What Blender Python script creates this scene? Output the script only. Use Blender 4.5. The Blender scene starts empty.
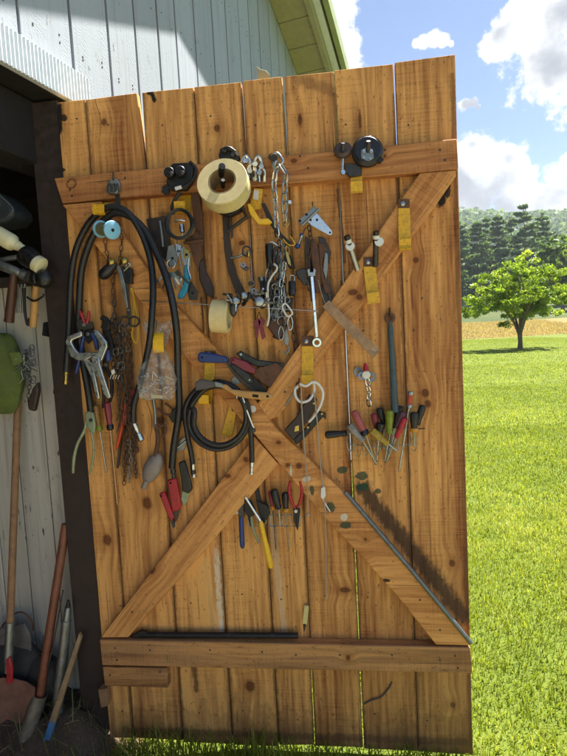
import bpy, bmesh, math, random
import numpy as np
from mathutils import Vector, Matrix
random.seed(7); RNG = np.random.default_rng(7)
scene = bpy.context.scene
COL = scene.collection
# ------------------------------------------------------------------ camera
F = 520.0; CX, CY = 283.5, 378.0
POS = np.array([0.90205, -1.66603, 1.39708])
PITCH, YAW, ROLL = -0.0775726, -0.1231545, -0.0535276
fwd = np.array([math.sin(YAW)*math.cos(PITCH), math.cos(YAW)*math.cos(PITCH), math.sin(PITCH)])
_r = np.cross(fwd, [0, 0, 1]); _r /= np.linalg.norm(_r); _u = np.cross(_r, fwd)
CR = _r*math.cos(ROLL)+_u*math.sin(ROLL); CU = -_r*math.sin(ROLL)+_u*math.cos(ROLL)
cam = bpy.data.cameras.new('camera'); cam_o = bpy.data.objects.new('camera', cam); COL.objects.link(cam_o)
cam.sensor_fit = 'VERTICAL'; cam.sensor_height = 36.0; cam.lens = F/756*36
cam.clip_start = 0.05; cam.clip_end = 6000
m = Matrix.Identity(4)
for i in range(3):
    m[i][0] = CR[i]; m[i][1] = CU[i]; m[i][2] = -fwd[i]; m[i][3] = POS[i]
cam_o.matrix_world = m
scene.camera = cam_o

def ray(x, y):
    d = fwd*F+CR*(x-CX)-CU*(y-CY); return d/np.linalg.norm(d)
def D(x, y, o=0.0):           # point of the door front (o metres proud of the boards) seen at photo position x, y
    d = ray(x, y); return POS+d*((-o-POS[1])/d[1])
def G(x, y, z):               # point at height z
    d = ray(x, y); return POS+d*((z-POS[2])/d[2])
def atY(x, Y):                # x on the ray column at depth Y (horizon height)
    d = ray(x, 330); return POS[0]+d[0]*((Y-POS[1])/d[1])
PX = 0.0032
GZ = -0.03                    # ground level under the door
# ------------------------------------------------------------------ mesh builder
def V(p): return np.array(p, float)
def nrm(v):
    v = V(v); n = np.linalg.norm(v); return v/n if n > 1e-12 else V((0, 0, 1))
def perp(a):
    a = nrm(a); t = V((0, 0, 1)) if abs(a[2]) < .9 else V((1, 0, 0))
    u = nrm(np.cross(t, a)); return u, np.cross(a, u)
def spl(pts, n=6, closed=False):
    P = [V(p) for p in pts]; N = len(P); out = []
    if N < 3: return P
    rng = range(N) if closed else range(N-1)
    for i in rng:
        if closed: p0, p1, p2, p3 = P[i-1], P[i], P[(i+1) % N], P[(i+2) % N]
        else: p0, p1, p2, p3 = P[max(i-1, 0)], P[i], P[i+1], P[min(i+2, N-1)]
        for k in range(n):
            t = k/n
            out.append(.5*((2*p1)+(-p0+p2)*t+(2*p0-5*p1+4*p2-p3)*t*t+(-p0+3*p1-3*p2+p3)*t**3))
    if not closed: out.append(P[-1])
    return out
class MB:
    def __init__(s): s.v = []; s.f = []; s.g = []; s.tone = []
    def add(s, vs, fs, g=None, tone=.5):
        b = len(s.v); s.v += [tuple(map(float, p)) for p in vs]
        s.f += [tuple(b+i for i in f) for f in fs]
        s.g += [tuple(map(float, q)) for q in (g if g is not None else vs)]
        s.tone += [tone]*len(vs)
        return s
    def tube(s, pts, r, n=8, closed=False, caps=True, tone=.5):
        P = [V(p) for p in pts]; N = len(P)
        R = [r]*N if np.isscalar(r) else list(np.interp(np.linspace(0, 1, N), np.linspace(0, 1, len(r)), r))
        T = []
        for i in range(N):
            a = P[i-1] if (i > 0 or closed) else P[i]; b = P[(i+1) % N] if (i < N-1 or closed) else P[i]
            T.append(nrm(b-a))
        u, w = perp(T[0]); vs = []
        for i in range(N):
            u = nrm(u-T[i]*np.dot(u, T[i])); w = np.cross(T[i], u)
            for k in range(n):
                a = 2*math.pi*k/n; vs.append(P[i]+(u*math.cos(a)+w*math.sin(a))*R[i])
        fs = []
        for i in range(N if closed else N-1):
            j = (i+1) % N
            for k in range(n):
                l = (k+1) % n; fs.append((i*n+k, i*n+l, j*n+l, j*n+k))
        if caps and not closed:
            fs.append(tuple(range(n))[::-1]); fs.append(tuple((N-1)*n+k for k in range(n)))
        return s.add(vs, fs, tone=tone)
    def lathe(s, prof, o, axis, n=20):     # prof: (height along axis, radius)
        o = V(o); a = nrm(axis); u, w = perp(a); vs = []; N = len(prof)
        for h, r in prof:
            for k in range(n):
                t = 2*math.pi*k/n; vs.append(o+a*h+(u*math.cos(t)+w*math.sin(t))*max(r, 1e-5))
        fs = [(i*n+k, i*n+(k+1) % n, (i+1)*n+(k+1) % n, (i+1)*n+k) for i in range(N-1) for k in range(n)]
        fs.append(tuple(range(n))[::-1]); fs.append(tuple((N-1)*n+k for k in range(n)))
        return s.add(vs, fs)
    def ring(s, o, axis, ri, ro, h, n=28):  # hollow cylinder, o = centre of its back face
        o = V(o); a = nrm(axis); u, w = perp(a); vs = []
        for hh, r in ((0, ri), (0, ro), (h, ro), (h, ri)):
            for k in range(n):
                t = 2*math.pi*k/n; vs.append(o+a*hh+(u*math.cos(t)+w*math.sin(t))*r)
        fs = [(i*n+k, i*n+(k+1) % n, ((i+1) % 4)*n+(k+1) % n, ((i+1) % 4)*n+k) for i in range(4) for k in range(n)]
        return s.add(vs, fs)
    def prism(s, pts, d, tone=.5):          # polygon pts extruded by vector d
        P = [V(p) for p in pts]; n = len(P); Q = [p+V(d) for p in P]
        fs = [tuple(range(n)), tuple(range(2*n-1, n-1, -1))]+[(i, n+i, n+(i+1) % n, (i+1) % n) for i in range(n)]
        return s.add(P+Q, fs, tone=tone)
    def box(s, lo, hi):
        x0, y0, z0 = lo; x1, y1, z1 = hi
        return s.prism([(x0, y0, z0), (x1, y0, z0), (x1, y0, z1), (x0, y0, z1)], (0, y1-y0, 0))
    def obox(s, c, ax, ay, az, tone=.5):    # oriented box: half vectors
        c, ax, ay, az = map(V, (c, ax, ay, az))
        return s.prism([c-ax-ay-az, c+ax-ay-az, c+ax-ay+az, c-ax-ay+az], 2*ay, tone)
    def ell(s, c, rad, axes=None, n=14, m=9, jit=0):
        c = V(c); A = axes or [V((1, 0, 0)), V((0, 1, 0)), V((0, 0, 1))]; vs = []
        for i in range(m+1):
            ph = math.pi*i/m
            for k in range(n):
                t = 2*math.pi*k/n; j = 1+random.uniform(-jit, jit)
                vs.append(c+j*(A[0]*rad[0]*math.sin(ph)*math.cos(t)+A[1]*rad[1]*math.sin(ph)*math.sin(t)+A[2]*rad[2]*math.cos(ph)))
        return s.add(vs, [(i*n+k, i*n+(k+1) % n, (i+1)*n+(k+1) % n, (i+1)*n+k) for i in range(m) for k in range(n)])
    def link(s, c, a, side, L, W, r, n=6):  # one chain link: long half L along a, half width W along side
        c, a, b = V(c), nrm(a), nrm(side); pts = []
        for k in range(5): t = math.pi*k/4; pts.append(c+a*(L-W)+(a*math.sin(t)+b*math.cos(t))*W)
        for k in range(5): t = math.pi+math.pi*k/4; pts.append(c-a*(L-W)+(a*math.sin(t)+b*math.cos(t))*W)
        return s.tube(pts, r, n, closed=True)
    def chain(s, pts, L, W, r, n=6, wob=.0):
        P = [V(p) for p in pts]; seg = [np.linalg.norm(P[i+1]-P[i]) for i in range(len(P)-1)]; tot = sum(seg)
        step = 2*L-2.2*r; k = max(1, int(tot/step)); cum = np.concatenate([[0], np.cumsum(seg)])
        def at(q): return V([np.interp(q, cum, [p[i] for p in P]) for i in range(3)])
        for i in range(k):
            c = at((i+.5)*tot/k); a = at((i+1)*tot/k)-at(i*tot/k)
            u, w = perp(a); ang = (math.pi/2)*(i % 2)+math.pi/4+random.uniform(-.25, .25)
            s.link(c+V([random.uniform(-wob, wob) for _ in range(3)]), a, u*math.cos(ang)+w*math.sin(ang), L, W, r, n)
        return s
    def build(s, name, mat, parent=None, bevel=0, smooth=35, origin=None, sub=0, seg=2):
        me = bpy.data.meshes.new(name)
        o0 = V(parent['_o']) if parent is not None else (V(origin) if origin is not None else V(np.mean(s.v, 0)))
        me.from_pydata([tuple(V(p)-o0) for p in s.v], [], s.f); me.validate(); me.update()
        bm = bmesh.new(); bm.from_mesh(me); bmesh.ops.recalc_face_normals(bm, faces=bm.faces); bm.to_mesh(me); bm.free()
        if len(me.vertices) == len(s.g):
            at = me.attributes.new('gco', 'FLOAT_VECTOR', 'POINT'); at.data.foreach_set('vector', np.array(s.g, np.float32).ravel())
            at = me.attributes.new('tone', 'FLOAT', 'POINT'); at.data.foreach_set('value', np.array(s.tone, np.float32))
        if smooth:
            me.shade_smooth(); me.set_sharp_from_angle(angle=math.radians(smooth))
        me.materials.append(mat)
        o = bpy.data.objects.new(name, me); COL.objects.link(o)
        if parent is not None: o.parent = parent
        else: o.location = o0
        o['_o'] = [float(q) for q in o0]
        if bevel:
            b = o.modifiers.new('bevel', 'BEVEL'); b.width = bevel; b.segments = seg; b.limit_method = 'ANGLE'; b.angle_limit = math.radians(40)
        if sub:
            b = o.modifiers.new('sub', 'SUBSURF'); b.levels = b.render_levels = sub
        return o
def thing(name, label, cat, loc, group=None):
    o = bpy.data.objects.new(name, None); COL.objects.link(o); o.location = tuple(loc); o.empty_display_size = .02
    o['_o'] = [float(q) for q in loc]; return tag(o, label, cat, group)
def tag(o, label=None, cat=None, group=None, kind=None):
    if label: o['label'] = label
    if cat: o['category'] = cat
    if group: o['group'] = group
    if kind: o['kind'] = kind
    return o
def pd(seq, o=None):           # photo-measured points (x, y[, o]) to door space
    return [D(q[0], q[1], q[2] if len(q) > 2 else o) for q in seq]
def tb(name, mat, pts, r, par=None, o=.03, smooth=True, n=10, closed=False, **k):
    p = pd(pts, o)
    if smooth and len(p) > 2: p = spl(p, 8, closed)
    return MB().tube(p, r, n, closed=closed).build(name, mat, par, **k)
def pl(name, mat, pts, o, t, par=None, bevel=.0012, **k):   # plate: outline at o+t, thickness t
    return MB().prism(pd(pts, o+t), (0, t, 0)).build(name, mat, par, bevel=bevel, **k)
def lz(name, mat, a, b, prof, par=None, n=18, **k):         # lathe from a to b; prof: (fraction, radius m)
    A, B = D(*a), D(*b); L = np.linalg.norm(B-A)
    return MB().lathe([(f*L, r) for f, r in prof], A, B-A, n).build(name, mat, par, **k)
def cy(name, mat, c, r, h, par=None, axis=(0, -1, 0), bev=.15, n=24, **k):
    b = min(r, h)*bev
    return MB().lathe([(0, r-b), (b, r), (h-b, r), (h, r-b)], D(*c), axis, n).build(name, mat, par, **k)

# ------------------------------------------------------------------ materials
def lin(h):
    h = h.lstrip('#'); c = [int(h[i:i+2], 16)/255 for i in (0, 2, 4)]
    return tuple((x/12.92 if x <= .04045 else ((x+.055)/1.055)**2.4) for x in c)
class NT:
    def __init__(s, mat):
        s.t = mat.node_tree; s.n = s.t.nodes; s.l = s.t.links
    def new(s, typ, **kw):
        nd = s.n.new(typ)
        for k, v in kw.items(): setattr(nd, k, v)
        return nd
    def put(s, sock, v):
        if hasattr(v, 'is_linked') or isinstance(v, bpy.types.NodeSocket): s.l.new(v, sock)
        else:
            try: sock.default_value = v
            except Exception: sock.default_value = tuple(v)+(1,) if len(v) == 3 else v
    def math(s, op, a, b=0.0, c=None, clamp=False):
        nd = s.new('ShaderNodeMath', operation=op, use_clamp=clamp); s.put(nd.inputs[0], a); s.put(nd.inputs[1], b)
        if c is not None: s.put(nd.inputs[2], c)
        return nd.outputs[0]
    def vm(s, op, a, b):
        nd = s.new('ShaderNodeVectorMath', operation=op); s.put(nd.inputs[0], a); s.put(nd.inputs[1], b)
        return nd.outputs['Value'] if op in ('LENGTH', 'DISTANCE', 'DOT_PRODUCT') else nd.outputs[0]
    def noise(s, vec, scale, detail=4, rough=.55, dist=0):
        nd = s.new('ShaderNodeTexNoise'); s.l.new(vec, nd.inputs['Vector'])
        nd.inputs['Scale'].default_value = scale; nd.inputs['Detail'].default_value = detail
        nd.inputs['Roughness'].default_value = rough; nd.inputs['Distortion'].default_value = dist
        return nd.outputs[0]
    def mr(s, v, a, b, c=0.0, d=1.0, smooth=True):
        nd = s.new('ShaderNodeMapRange', interpolation_type='SMOOTHSTEP' if smooth else 'LINEAR')
        s.put(nd.inputs[0], v)
        for i, q in enumerate((a, b, c, d)): s.put(nd.inputs[i+1], q)
        return nd.outputs[0]
    def mix(s, f, a, b, mode='MIX'):
        nd = s.new('ShaderNodeMix', data_type='RGBA', blend_type=mode)
        s.put(nd.inputs[0], f); s.put(nd.inputs[6], a if not isinstance(a, tuple) else a[:3]+(1,)); s.put(nd.inputs[7], b if not isinstance(b, tuple) else b[:3]+(1,))
        return nd.outputs[2]
    def bump(s, h, strength=.3, dist=.001):
        nd = s.new('ShaderNodeBump'); nd.inputs['Strength'].default_value = strength; nd.inputs['Distance'].default_value = dist
        s.l.new(h, nd.inputs['Height']); return nd.outputs[0]
def newmat(name):
    mt = bpy.data.materials.new(name); mt.use_nodes = True
    return mt, NT(mt), mt.node_tree.nodes['Principled BSDF']
def M(name, col, rough=.5, metal=0., var=.25, scale=60, bump=.15, grime=None, ga=.5, gs=45, rv=.15, spec=.5):
    col = lin(col) if isinstance(col, str) else col
    mt, t, bs = newmat(name)
    tc = t.new('ShaderNodeTexCoord').outputs['Object']
    n1 = t.noise(tc, scale, 5, .6); f = t.mr(n1, .3, .7, 1-var, 1+var, False)
    c = t.vm('SCALE', col, (0, 0, 0)); nd = c.node; t.l.new(f, nd.inputs['Scale'])
    rg = t.mr(n1, .3, .7, max(.05, rough-rv), min(1, rough+rv), False)
    if grime is not None:
        g = lin(grime) if isinstance(grime, str) else grime
        n2 = t.noise(tc, gs, 6, .65, .4); k = t.math('MULTIPLY', t.mr(n2, .60-ga*.30, .88-ga*.25), .8)
        c = t.mix(k, c, g); rg = t.math('MAXIMUM', rg, t.math('MULTIPLY', k, .8))
        if metal: t.l.new(t.math('MULTIPLY', t.math('SUBTRACT', 1.0, k), metal), bs.inputs['Metallic'])
    elif metal: bs.inputs['Metallic'].default_value = metal
    t.l.new(c, bs.inputs['Base Color']); t.l.new(rg, bs.inputs['Roughness'])
    bs.inputs['Specular IOR Level'].default_value = spec
    if bump:
        n3 = t.noise(tc, scale*5, 4, .6); t.l.new(t.bump(t.math('ADD', n1, t.math('MULTIPLY', n3, .4)), bump, .002), bs.inputs['Normal'])
    return mt
def segmask(t, oc, wn, x0, z0, x1, z1, r, amp=1.4, soft=.7):
    L = math.hypot(x1-x0, z1-z0); d = ((x1-x0)/L, 0, (z1-z0)/L)
    p = t.vm('MULTIPLY', t.vm('SUBTRACT', oc, (x0, 0, z0)), (1, 0, 1))
    s = t.math('MINIMUM', t.math('MAXIMUM', t.vm('DOT_PRODUCT', p, d), 0.0), L)
    nd = t.new('ShaderNodeVectorMath', operation='SCALE'); nd.inputs[0].default_value = d; t.l.new(s, nd.inputs['Scale'])
    q = t.math('DIVIDE', t.vm('DISTANCE', p, nd.outputs[0]), r)
    q = t.math('ADD', q, t.math('MULTIPLY', t.math('SUBTRACT', wn, .5), amp*2))
    return t.mr(q, 1.0, 1.0-soft)
def blobmask(t, oc, blobs, wn, amp=.35, soft=.35):
    res = None
    for (x, z, rx, rz) in blobs:
        d = t.vm('MULTIPLY', t.vm('SUBTRACT', oc, (x, 0, z)), (1/rx, 0, 1/rz))
        q = t.vm('LENGTH', d, (0, 0, 0))
        res = q if res is None else t.math('MINIMUM', res, q)
    if res is None: return None, None
    q = t.math('ADD', res, t.math('MULTIPLY', t.math('SUBTRACT', wn, .5), amp*2))
    return t.mr(q, 1.0, 1.0-soft), q
def wood(name, light, dark, knots=(), darks=(), greens=(), whites=(), stain=False, segs=(), rough=.75, tonevar=.35, dirt=.5, saw=.5, grey=0.):
    light, dark = lin(light), lin(dark)
    mt, t, bs = newmat(name)
    g = t.new('ShaderNodeAttribute', attribute_name='gco').outputs['Vector']
    tone = t.new('ShaderNodeAttribute', attribute_name='tone').outputs['Fac']
    oc = t.new('ShaderNodeTexCoord').outputs['Object']
    sep = t.new('ShaderNodeSeparateXYZ'); t.l.new(g, sep.inputs[0])
    kq = blobmask(t, oc, knots, t.noise(oc, 30, 3), .2, .5)[1]
    if kq is not None:
        halo = t.mr(kq, 5.0, .6); nd = t.new('ShaderNodeCombineXYZ'); t.l.new(t.math('MULTIPLY', halo, .013), nd.inputs[1]); g = t.vm('ADD', g, nd.outputs[0])
        sep = t.new('ShaderNodeSeparateXYZ'); t.l.new(g, sep.inputs[0])
    warp = t.noise(t.vm('MULTIPLY', g, (1.6, 7, 7)), 1.0, 3, .5)
    # cathedral growth bands
    ph = t.math('ADD', t.math('MULTIPLY', sep.outputs[1], 260.0), t.math('MULTIPLY', warp, 46.0))
    bands = t.math('MULTIPLY_ADD', t.math('SINE', ph), .5, .5)
    streak = t.noise(t.vm('MULTIPLY', g, (2.2, 55, 55)), 1.0, 6, .62)
    fibre = t.noise(t.vm('MULTIPLY', g, (14, 520, 520)), 1.0, 3, .6)
    broad = t.noise(t.vm('MULTIPLY', g, (1.4, 9, 9)), 1.0, 4, .55)
    sawn = t.noise(t.vm('MULTIPLY', g, (260, 6, 6)), 1.0, 2, .5)
    sawm = t.math('MULTIPLY', t.mr(sawn, .5, .62), t.mr(t.noise(t.vm('MULTIPLY', g, (3, 6, 6)), 1.0, 2), .4, .6))
    f = t.math('ADD', t.math('MULTIPLY', bands, .17), t.math('MULTIPLY', t.mr(streak, .34, .66), .5))
    f = t.math('ADD', f, t.math('MULTIPLY', t.mr(broad, .3, .7), .5))
    f = t.math('ADD', f, t.math('MULTIPLY', t.math('SUBTRACT', tone, .5), tonevar*2))
    f = t.math('SUBTRACT', f, t.math('MULTIPLY', sawm, saw*.30))
    f = t.math('ADD', f, t.math('MULTIPLY', t.math('SUBTRACT', fibre, .5), .35))
    c = t.mix(t.mr(f, .05, 1.05, 0, 1, False), dark, light)
    wn = t.noise(oc, 42, 6, .68)
    # weather dirt and drips along the grain
    drt = t.noise(t.vm('MULTIPLY', g, (3.5, 24, 24)), 1.0, 7, .74)
    c = t.mix(t.math('MULTIPLY', t.mr(drt, .56, .80), dirt), c, lin('#4a2f1c'))
    spk = t.noise(t.vm('MULTIPLY', g, (70, 130, 130)), 1.0, 3, .6)
    c = t.mix(t.math('MULTIPLY', t.mr(spk, .62, .70), .6), c, lin('#38241a'))
    chk = t.noise(t.vm('MULTIPLY', g, (2.6, 190, 190)), 1.0, 4, .55)
    c = t.mix(t.math('MULTIPLY', t.mr(chk, .64, .70), .7), c, lin('#3c2416'))
    if grey:
        c = t.mix(t.math('MULTIPLY', t.mr(t.noise(t.vm('MULTIPLY', g, (2, 14, 14)), 1.0, 5, .65), .35, .65), grey), c, lin('#8a8078'))
    k, q = blobmask(t, oc, knots, wn, .38, .5)
    if k is not None:
        rings = t.math('MULTIPLY_ADD', t.math('SINE', t.math('MULTIPLY', q, 17.0)), .5, .5)
        kc = t.mix(rings, lin('#6e3a1e'), lin('#43210f'))
        halo = t.mr(q, 2.6, .9)
        c = t.mix(t.math('MULTIPLY', halo, .35), c, lin('#8a4f22'))
        c = t.mix(t.math('MULTIPLY', k, .85), c, kc)
    wns = t.math('ADD', t.math('MULTIPLY', wn, .45), t.math('MULTIPLY', t.noise(t.vm('MULTIPLY', oc, (110, 110, 14)), 1.0, 6, .7), .55))
    for (x0, z0, x1, z1, r_, cl, op) in segs: c = t.mix(t.math('MULTIPLY', segmask(t, oc, wns, x0, z0, x1, z1, r_), op), c, lin(cl))
    for lst, colr, op, am in ((darks, '#1d1a18', .92, .55), (greens, '#1d4434', .85, .6), (whites, '#cfcdbf', .75, .8)):
        k, q = blobmask(t, oc, lst, wn, am, .25)
        if k is not None: c = t.mix(t.math('MULTIPLY', k, op), c, lin(colr))
    if stain:
        so = t.new('ShaderNodeSeparateXYZ'); t.l.new(oc, so.inputs[0])
        st = t.noise(t.vm('MULTIPLY', oc, (18, 18, 7)), 1.0, 4, .6); st2 = t.noise(t.vm('MULTIPLY', oc, (3, 3, 1)), 1.0, 2)
        lvl = t.math('ADD', so.outputs[2], t.math('MULTIPLY', t.math('SUBTRACT', st, .5), -.26))
        lvl = t.math('ADD', lvl, t.math('MULTIPLY', t.math('SUBTRACT', st2, .5), -.16)); lvl = t.math('ADD', lvl, t.math('MULTIPLY', t.math('SUBTRACT', wn, .5), -.06))
        k = t.mr(lvl, .125, .03); c = t.mix(t.math('MULTIPLY', k, .5), c, lin('#4a3424'))
        rim = t.math('MULTIPLY', t.mr(lvl, .135, .115), t.mr(lvl, .085, .11)); c = t.mix(t.math('MULTIPLY', rim, .22), c, lin('#2c1c14'))
        gz = t.math('MULTIPLY', t.mr(so.outputs[0], .75, 1.2), t.mr(so.outputs[2], .95, .1)); c = t.mix(t.math('MULTIPLY', gz, .32), c, lin('#6c5438'))
        wx = t.noise(t.vm('MULTIPLY', oc, (230, 230, 45)), 1.0, 4, .75)
        bx = t.math('MULTIPLY', t.mr(t.math('ABSOLUTE', t.math('SUBTRACT', so.outputs[0], .435)), .035, .0), t.mr(t.math('ABSOLUTE', t.math('SUBTRACT', so.outputs[2], .5)), .36, .15))
        c = t.mix(t.math('MULTIPLY', t.mr(t.math('MULTIPLY', wx, bx), .36, .5), .8), c, lin('#d8cfb8'))
    t.l.new(c, bs.inputs['Base Color']); bs.inputs['Roughness'].default_value = rough
    bs.inputs['Specular IOR Level'].default_value = .25
    h = t.math('ADD', t.math('MULTIPLY', fibre, .6), t.math('MULTIPLY', streak, .8)); h = t.math('SUBTRACT', h, t.math('MULTIPLY', sawm, .6))
    t.l.new(t.bump(h, .5, .0018), bs.inputs['Normal'])
    return mt
def kx(lst):                    # photo-measured blobs (x, y, rx, ry) on the door to door space
    out = []
    for x, y, rx, ry in lst:
        p = D(x, y); out.append((float(p[0]), float(p[2]), rx*PX, ry*PX))
    return out

steel = M('steel', '#a3a5a4', .38, 1, .2, 90, .15, '#6b5a4a', .25)
zinc = M('zinc', '#c4c8ca', .32, 1, .15, 90, .1, '#7c7468', .15)
chrome = M('chrome', '#d6d8da', .18, 1, .08, 90, .05)
iron = M('dark_iron', '#4d4a48', .5, .8, .3, 90, .25, '#4a2e20', .45)
castiron = M('cast_iron', '#2b2b2c', .5, .6, .3, 90, .3, '#3e3330', .3)
rust = M('rusty_iron', '#6a4a38', .75, .4, .35, 110, .35, '#3c2418', .5)
rustchain = M('rusty_chain', '#5b4638', .7, .5, .35, 120, .3, '#7a4a2a', .35)
rubber = M('black_rubber', '#1c1c1e', .42, 0, .25, 80, .1, '#544c42', .24, 110)
blackpl = M('black_plastic', '#161617', .38, 0, .25, 80, .08, '#5a5046', .3, 140)
yellowp = M('yellow_paint', '#d9a51c', .5, 0, .2, 60, .12, '#7e5a1c', .4, 160)
yellow2 = M('bright_yellow', '#e6b422', .42, 0, .1, 60, .08, '#8a6a20', .15)
bluepl = M('blue_plastic', '#243a74', .42, 0, .15, 70, .08, '#2c2a2a', .4, 120)
tealpl = M('teal_plastic', '#1c7f9c', .4, 0, .15, 70, .08)
redpl = M('red_plastic', '#a8202a', .4, 0, .25, 70, .1, '#3c1a16', .38, 120)
darkred = M('dark_red_plastic', '#7c2430', .4, 0, .2, 70, .06, '#2c1214', .25)
orangepl = M('orange_plastic', '#c4431c', .5, 0, .25, 70, .1, '#5c2c1a', .38, 120)
amber = M('amber_plastic', '#a2861a', .25, 0, .25, 60, .05, '#5c4612', .3)
oliveg = M('green_plastic', '#77831f', .28, 0, .2, 60, .05, '#46461a', .25)
greenold = M('pale_green_paint', '#8f9878', .5, .3, .2, 80, .15, '#5c5a48', .35)
creampl = M('cream_plastic', '#d8d0a6', .45, 0, .08, 40, .05)
tapem = M('masking_tape', '#d9c48e', .7, 0, .1, 40, .08, '#b79a5c', .15)
tapeside = M('tape_edge', '#cfc08a', .55, 0, .12, 60, .06, '#b8b24e', .3, 25)
skyblue = M('light_blue_plastic', '#7fb8d6', .4, 0, .1, 50, .05)
thread = M('olive_thread', '#6a6a44', .8, 0, .25, 200, .3)
leather = M('brown_leather', '#3a2c26', .6, 0, .3, 90, .3, '#1f1815', .4)
blackleather = M('black_leather', '#221d1b', .55, 0, .3, 90, .3, '#4c4038', .25)
cordm = M('cord', '#a2978a', .85, 0, .2, 300, .4)
yellowcord = M('yellow_cord', '#c8a428', .8, 0, .2, 300, .4)
whitepl = M('white_plastic', '#d8d6cc', .4, 0, .08, 60, .05, '#8c8778', .15)
brass = M('brass', '#b09a58', .35, 1, .2, 80, .1, '#5c4c2c', .3)
bristle = M('bristles', '#5c5654', .8, 0, .35, 300, .5)
stickwood = M('pale_stick_wood', '#9c7c5c', .8, 0, .3, 40, .3, '#c4b49c', .22, 60)
handlewood = M('handle_wood', '#b98a4a', .5, 0, .15, 30, .1, '#8c5c2a', .2)
oldhandle = M('weathered_handle_wood', '#8f6a48', .7, 0, .25, 30, .2, '#5a3f2c', .3)
redhandle = M('red_stained_wood', '#7c4830', .5, 0, .25, 30, .15, '#4c2616', .3)
darkhandle = M('dark_stained_wood', '#4a2a1c', .5, 0, .25, 30, .15)
galv = M('galvanised_steel', '#8a8d8a', .45, .8, .25, 40, .1, '#6c6658', .35)
# ------------------------------------------------------------------ light, sky
SUN = nrm((.437, .340, 1.19))
EL = math.asin(SUN[2]); AZ = math.atan2(SUN[0], SUN[1])
sl = bpy.data.lights.new('sun', 'SUN'); so_ = bpy.data.objects.new('sun', sl); COL.objects.link(so_)
sl.energy = 5.0; sl.angle = math.radians(.53); sl.color = (1, .95, .86)
so_.rotation_euler = Vector(SUN).to_track_quat('Z', 'Y').to_euler(); so_.location = (3, 5, 12)
world = bpy.data.worlds.new('World'); scene.world = world; world.use_nodes = True
wt = NT(world); bg = world.node_tree.nodes['Background']
sky = wt.new('ShaderNodeTexSky', sky_type='NISHITA'); sky.sun_disc = False
sky.sun_elevation = EL; sky.sun_rotation = AZ; sky.altitude = 1500; sky.air_density = .8; sky.dust_density = .05; sky.ozone_density = 1.6
wd = wt.new('ShaderNodeTexCoord').outputs['Generated']
CL = [(470, 150, 12), (490, 160, 14), (548, 26, 34), (522, 22, 20), (504, 38, 16), (494, 46, 11), (572, 52, 36), (556, 74, 18), (545, 56, 22), (600, 40, 60),
      (478, 178, 34), (505, 172, 26), (470, 205, 36), (515, 205, 30), (560, 186, 22), (548, 205, 22), (580, 195, 34), (530, 235, 40), (470, 235, 40),
      (338, 12, 16), (332, 32, 18), (343, 48, 16), (352, 64, 12), (318, 10, 22),
      (416, 44, 4), (424, 43, 6), (434, 41, 7), (443, 42, 6), (451, 44, 3), (466, 104, 6), (473, 103, 6), (478, 107, 3)]
res = None
for x, y, r in CL:
    d = ray(x, y); q = wt.math('DIVIDE', wt.vm('DISTANCE', wd, tuple(d)), float(r)/545.0)
    res = q if res is None else wt.math('SMOOTH_MIN', res, q, .25)
nz = wt.noise(wd, 14, 8, .62, .15); nz2 = wt.noise(wd, 3.2, 6, .6, .2)
blob = wt.mr(res, 1.55, .45, 0, 1, False)
zz = wt.new('ShaderNodeSeparateXYZ'); wt.l.new(wd, zz.inputs[0])
# scattered cumulus over the rest of the sky, away from the measured ones
away = wt.mr(wt.vm('DISTANCE', wd, tuple(ray(470, 120))), .5, .8)
wild = wt.math('MULTIPLY', wt.mr(nz2, .52, .72), away)
dens = wt.math('ADD', wt.math('MAXIMUM', blob, wild), wt.math('MULTIPLY', wt.math('SUBTRACT', nz, .5), 2.0))
dens = wt.math('ADD', dens, wt.math('MULTIPLY', wt.math('SUBTRACT', wt.noise(wd, 34, 8, .68, .3), .5), 1.5))
alpha = wt.mr(dens, .38, .78)
core = wt.mr(wt.math('ADD', wt.math('MULTIPLY', blob, 1.0), wt.math('MULTIPLY', wt.math('SUBTRACT', wt.noise(wd, 11, 5, .5), .5), 3.4)), .62, 1.5)
ccol = wt.mix(core, (5.4, 5.45, 5.5), (2.0, 2.12, 2.4))
skyc = wt.mix(alpha, sky.outputs[0], ccol)
wt.l.new(skyc, bg.inputs['Color']); bg.inputs['Strength'].default_value = .05
scene.view_settings.view_transform = 'Standard'; scene.view_settings.look = 'None'
scene.view_settings.gamma = 1; scene.view_settings.exposure = 2.08; scene.view_settings.use_curve_mapping = False

# ------------------------------------------------------------------ terrain
def smst(a, b, x): t = np.clip((x-a)/(b-a), 0, 1); return t*t*(3-2*t)
def hgt(x, y):
    x = np.asarray(x, float); y = np.asarray(y, float)
    z = GZ+.068*np.clip(y-62, 0, 33)+.1*np.clip(y-95, 0, 50)+.03*np.clip(y-145, 0, 155)
    z = z+np.where(y > 300, 168*smst(300, 900, y)*(0.86+.10*np.sin(x*.006+.6)+.05*np.sin(x*.017)), 0)
    return z+.04*np.sin(x*.23+y*.11)*smst(4, 15, y)
def npmesh(name, verts, quads, mat, tone=None, gco=None, smooth=False):
    me = bpy.data.meshes.new(name); nv, nf = len(verts), len(quads)
    me.vertices.add(nv); me.vertices.foreach_set('co', np.ascontiguousarray(verts, np.float32).ravel())
    me.loops.add(nf*4); me.loops.foreach_set('vertex_index', np.ascontiguousarray(quads, np.int32).ravel())
    me.polygons.add(nf); me.polygons.foreach_set('loop_start', np.arange(nf, dtype=np.int32)*4)
    if smooth: me.polygons.foreach_set('use_smooth', np.ones(nf, bool))
    me.update(calc_edges=True)
    if tone is not None:
        a = me.attributes.new('tone', 'FLOAT', 'POINT'); a.data.foreach_set('value', np.ascontiguousarray(tone, np.float32))
    me.materials.append(mat); o = bpy.data.objects.new(name, me); COL.objects.link(o); return o
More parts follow.
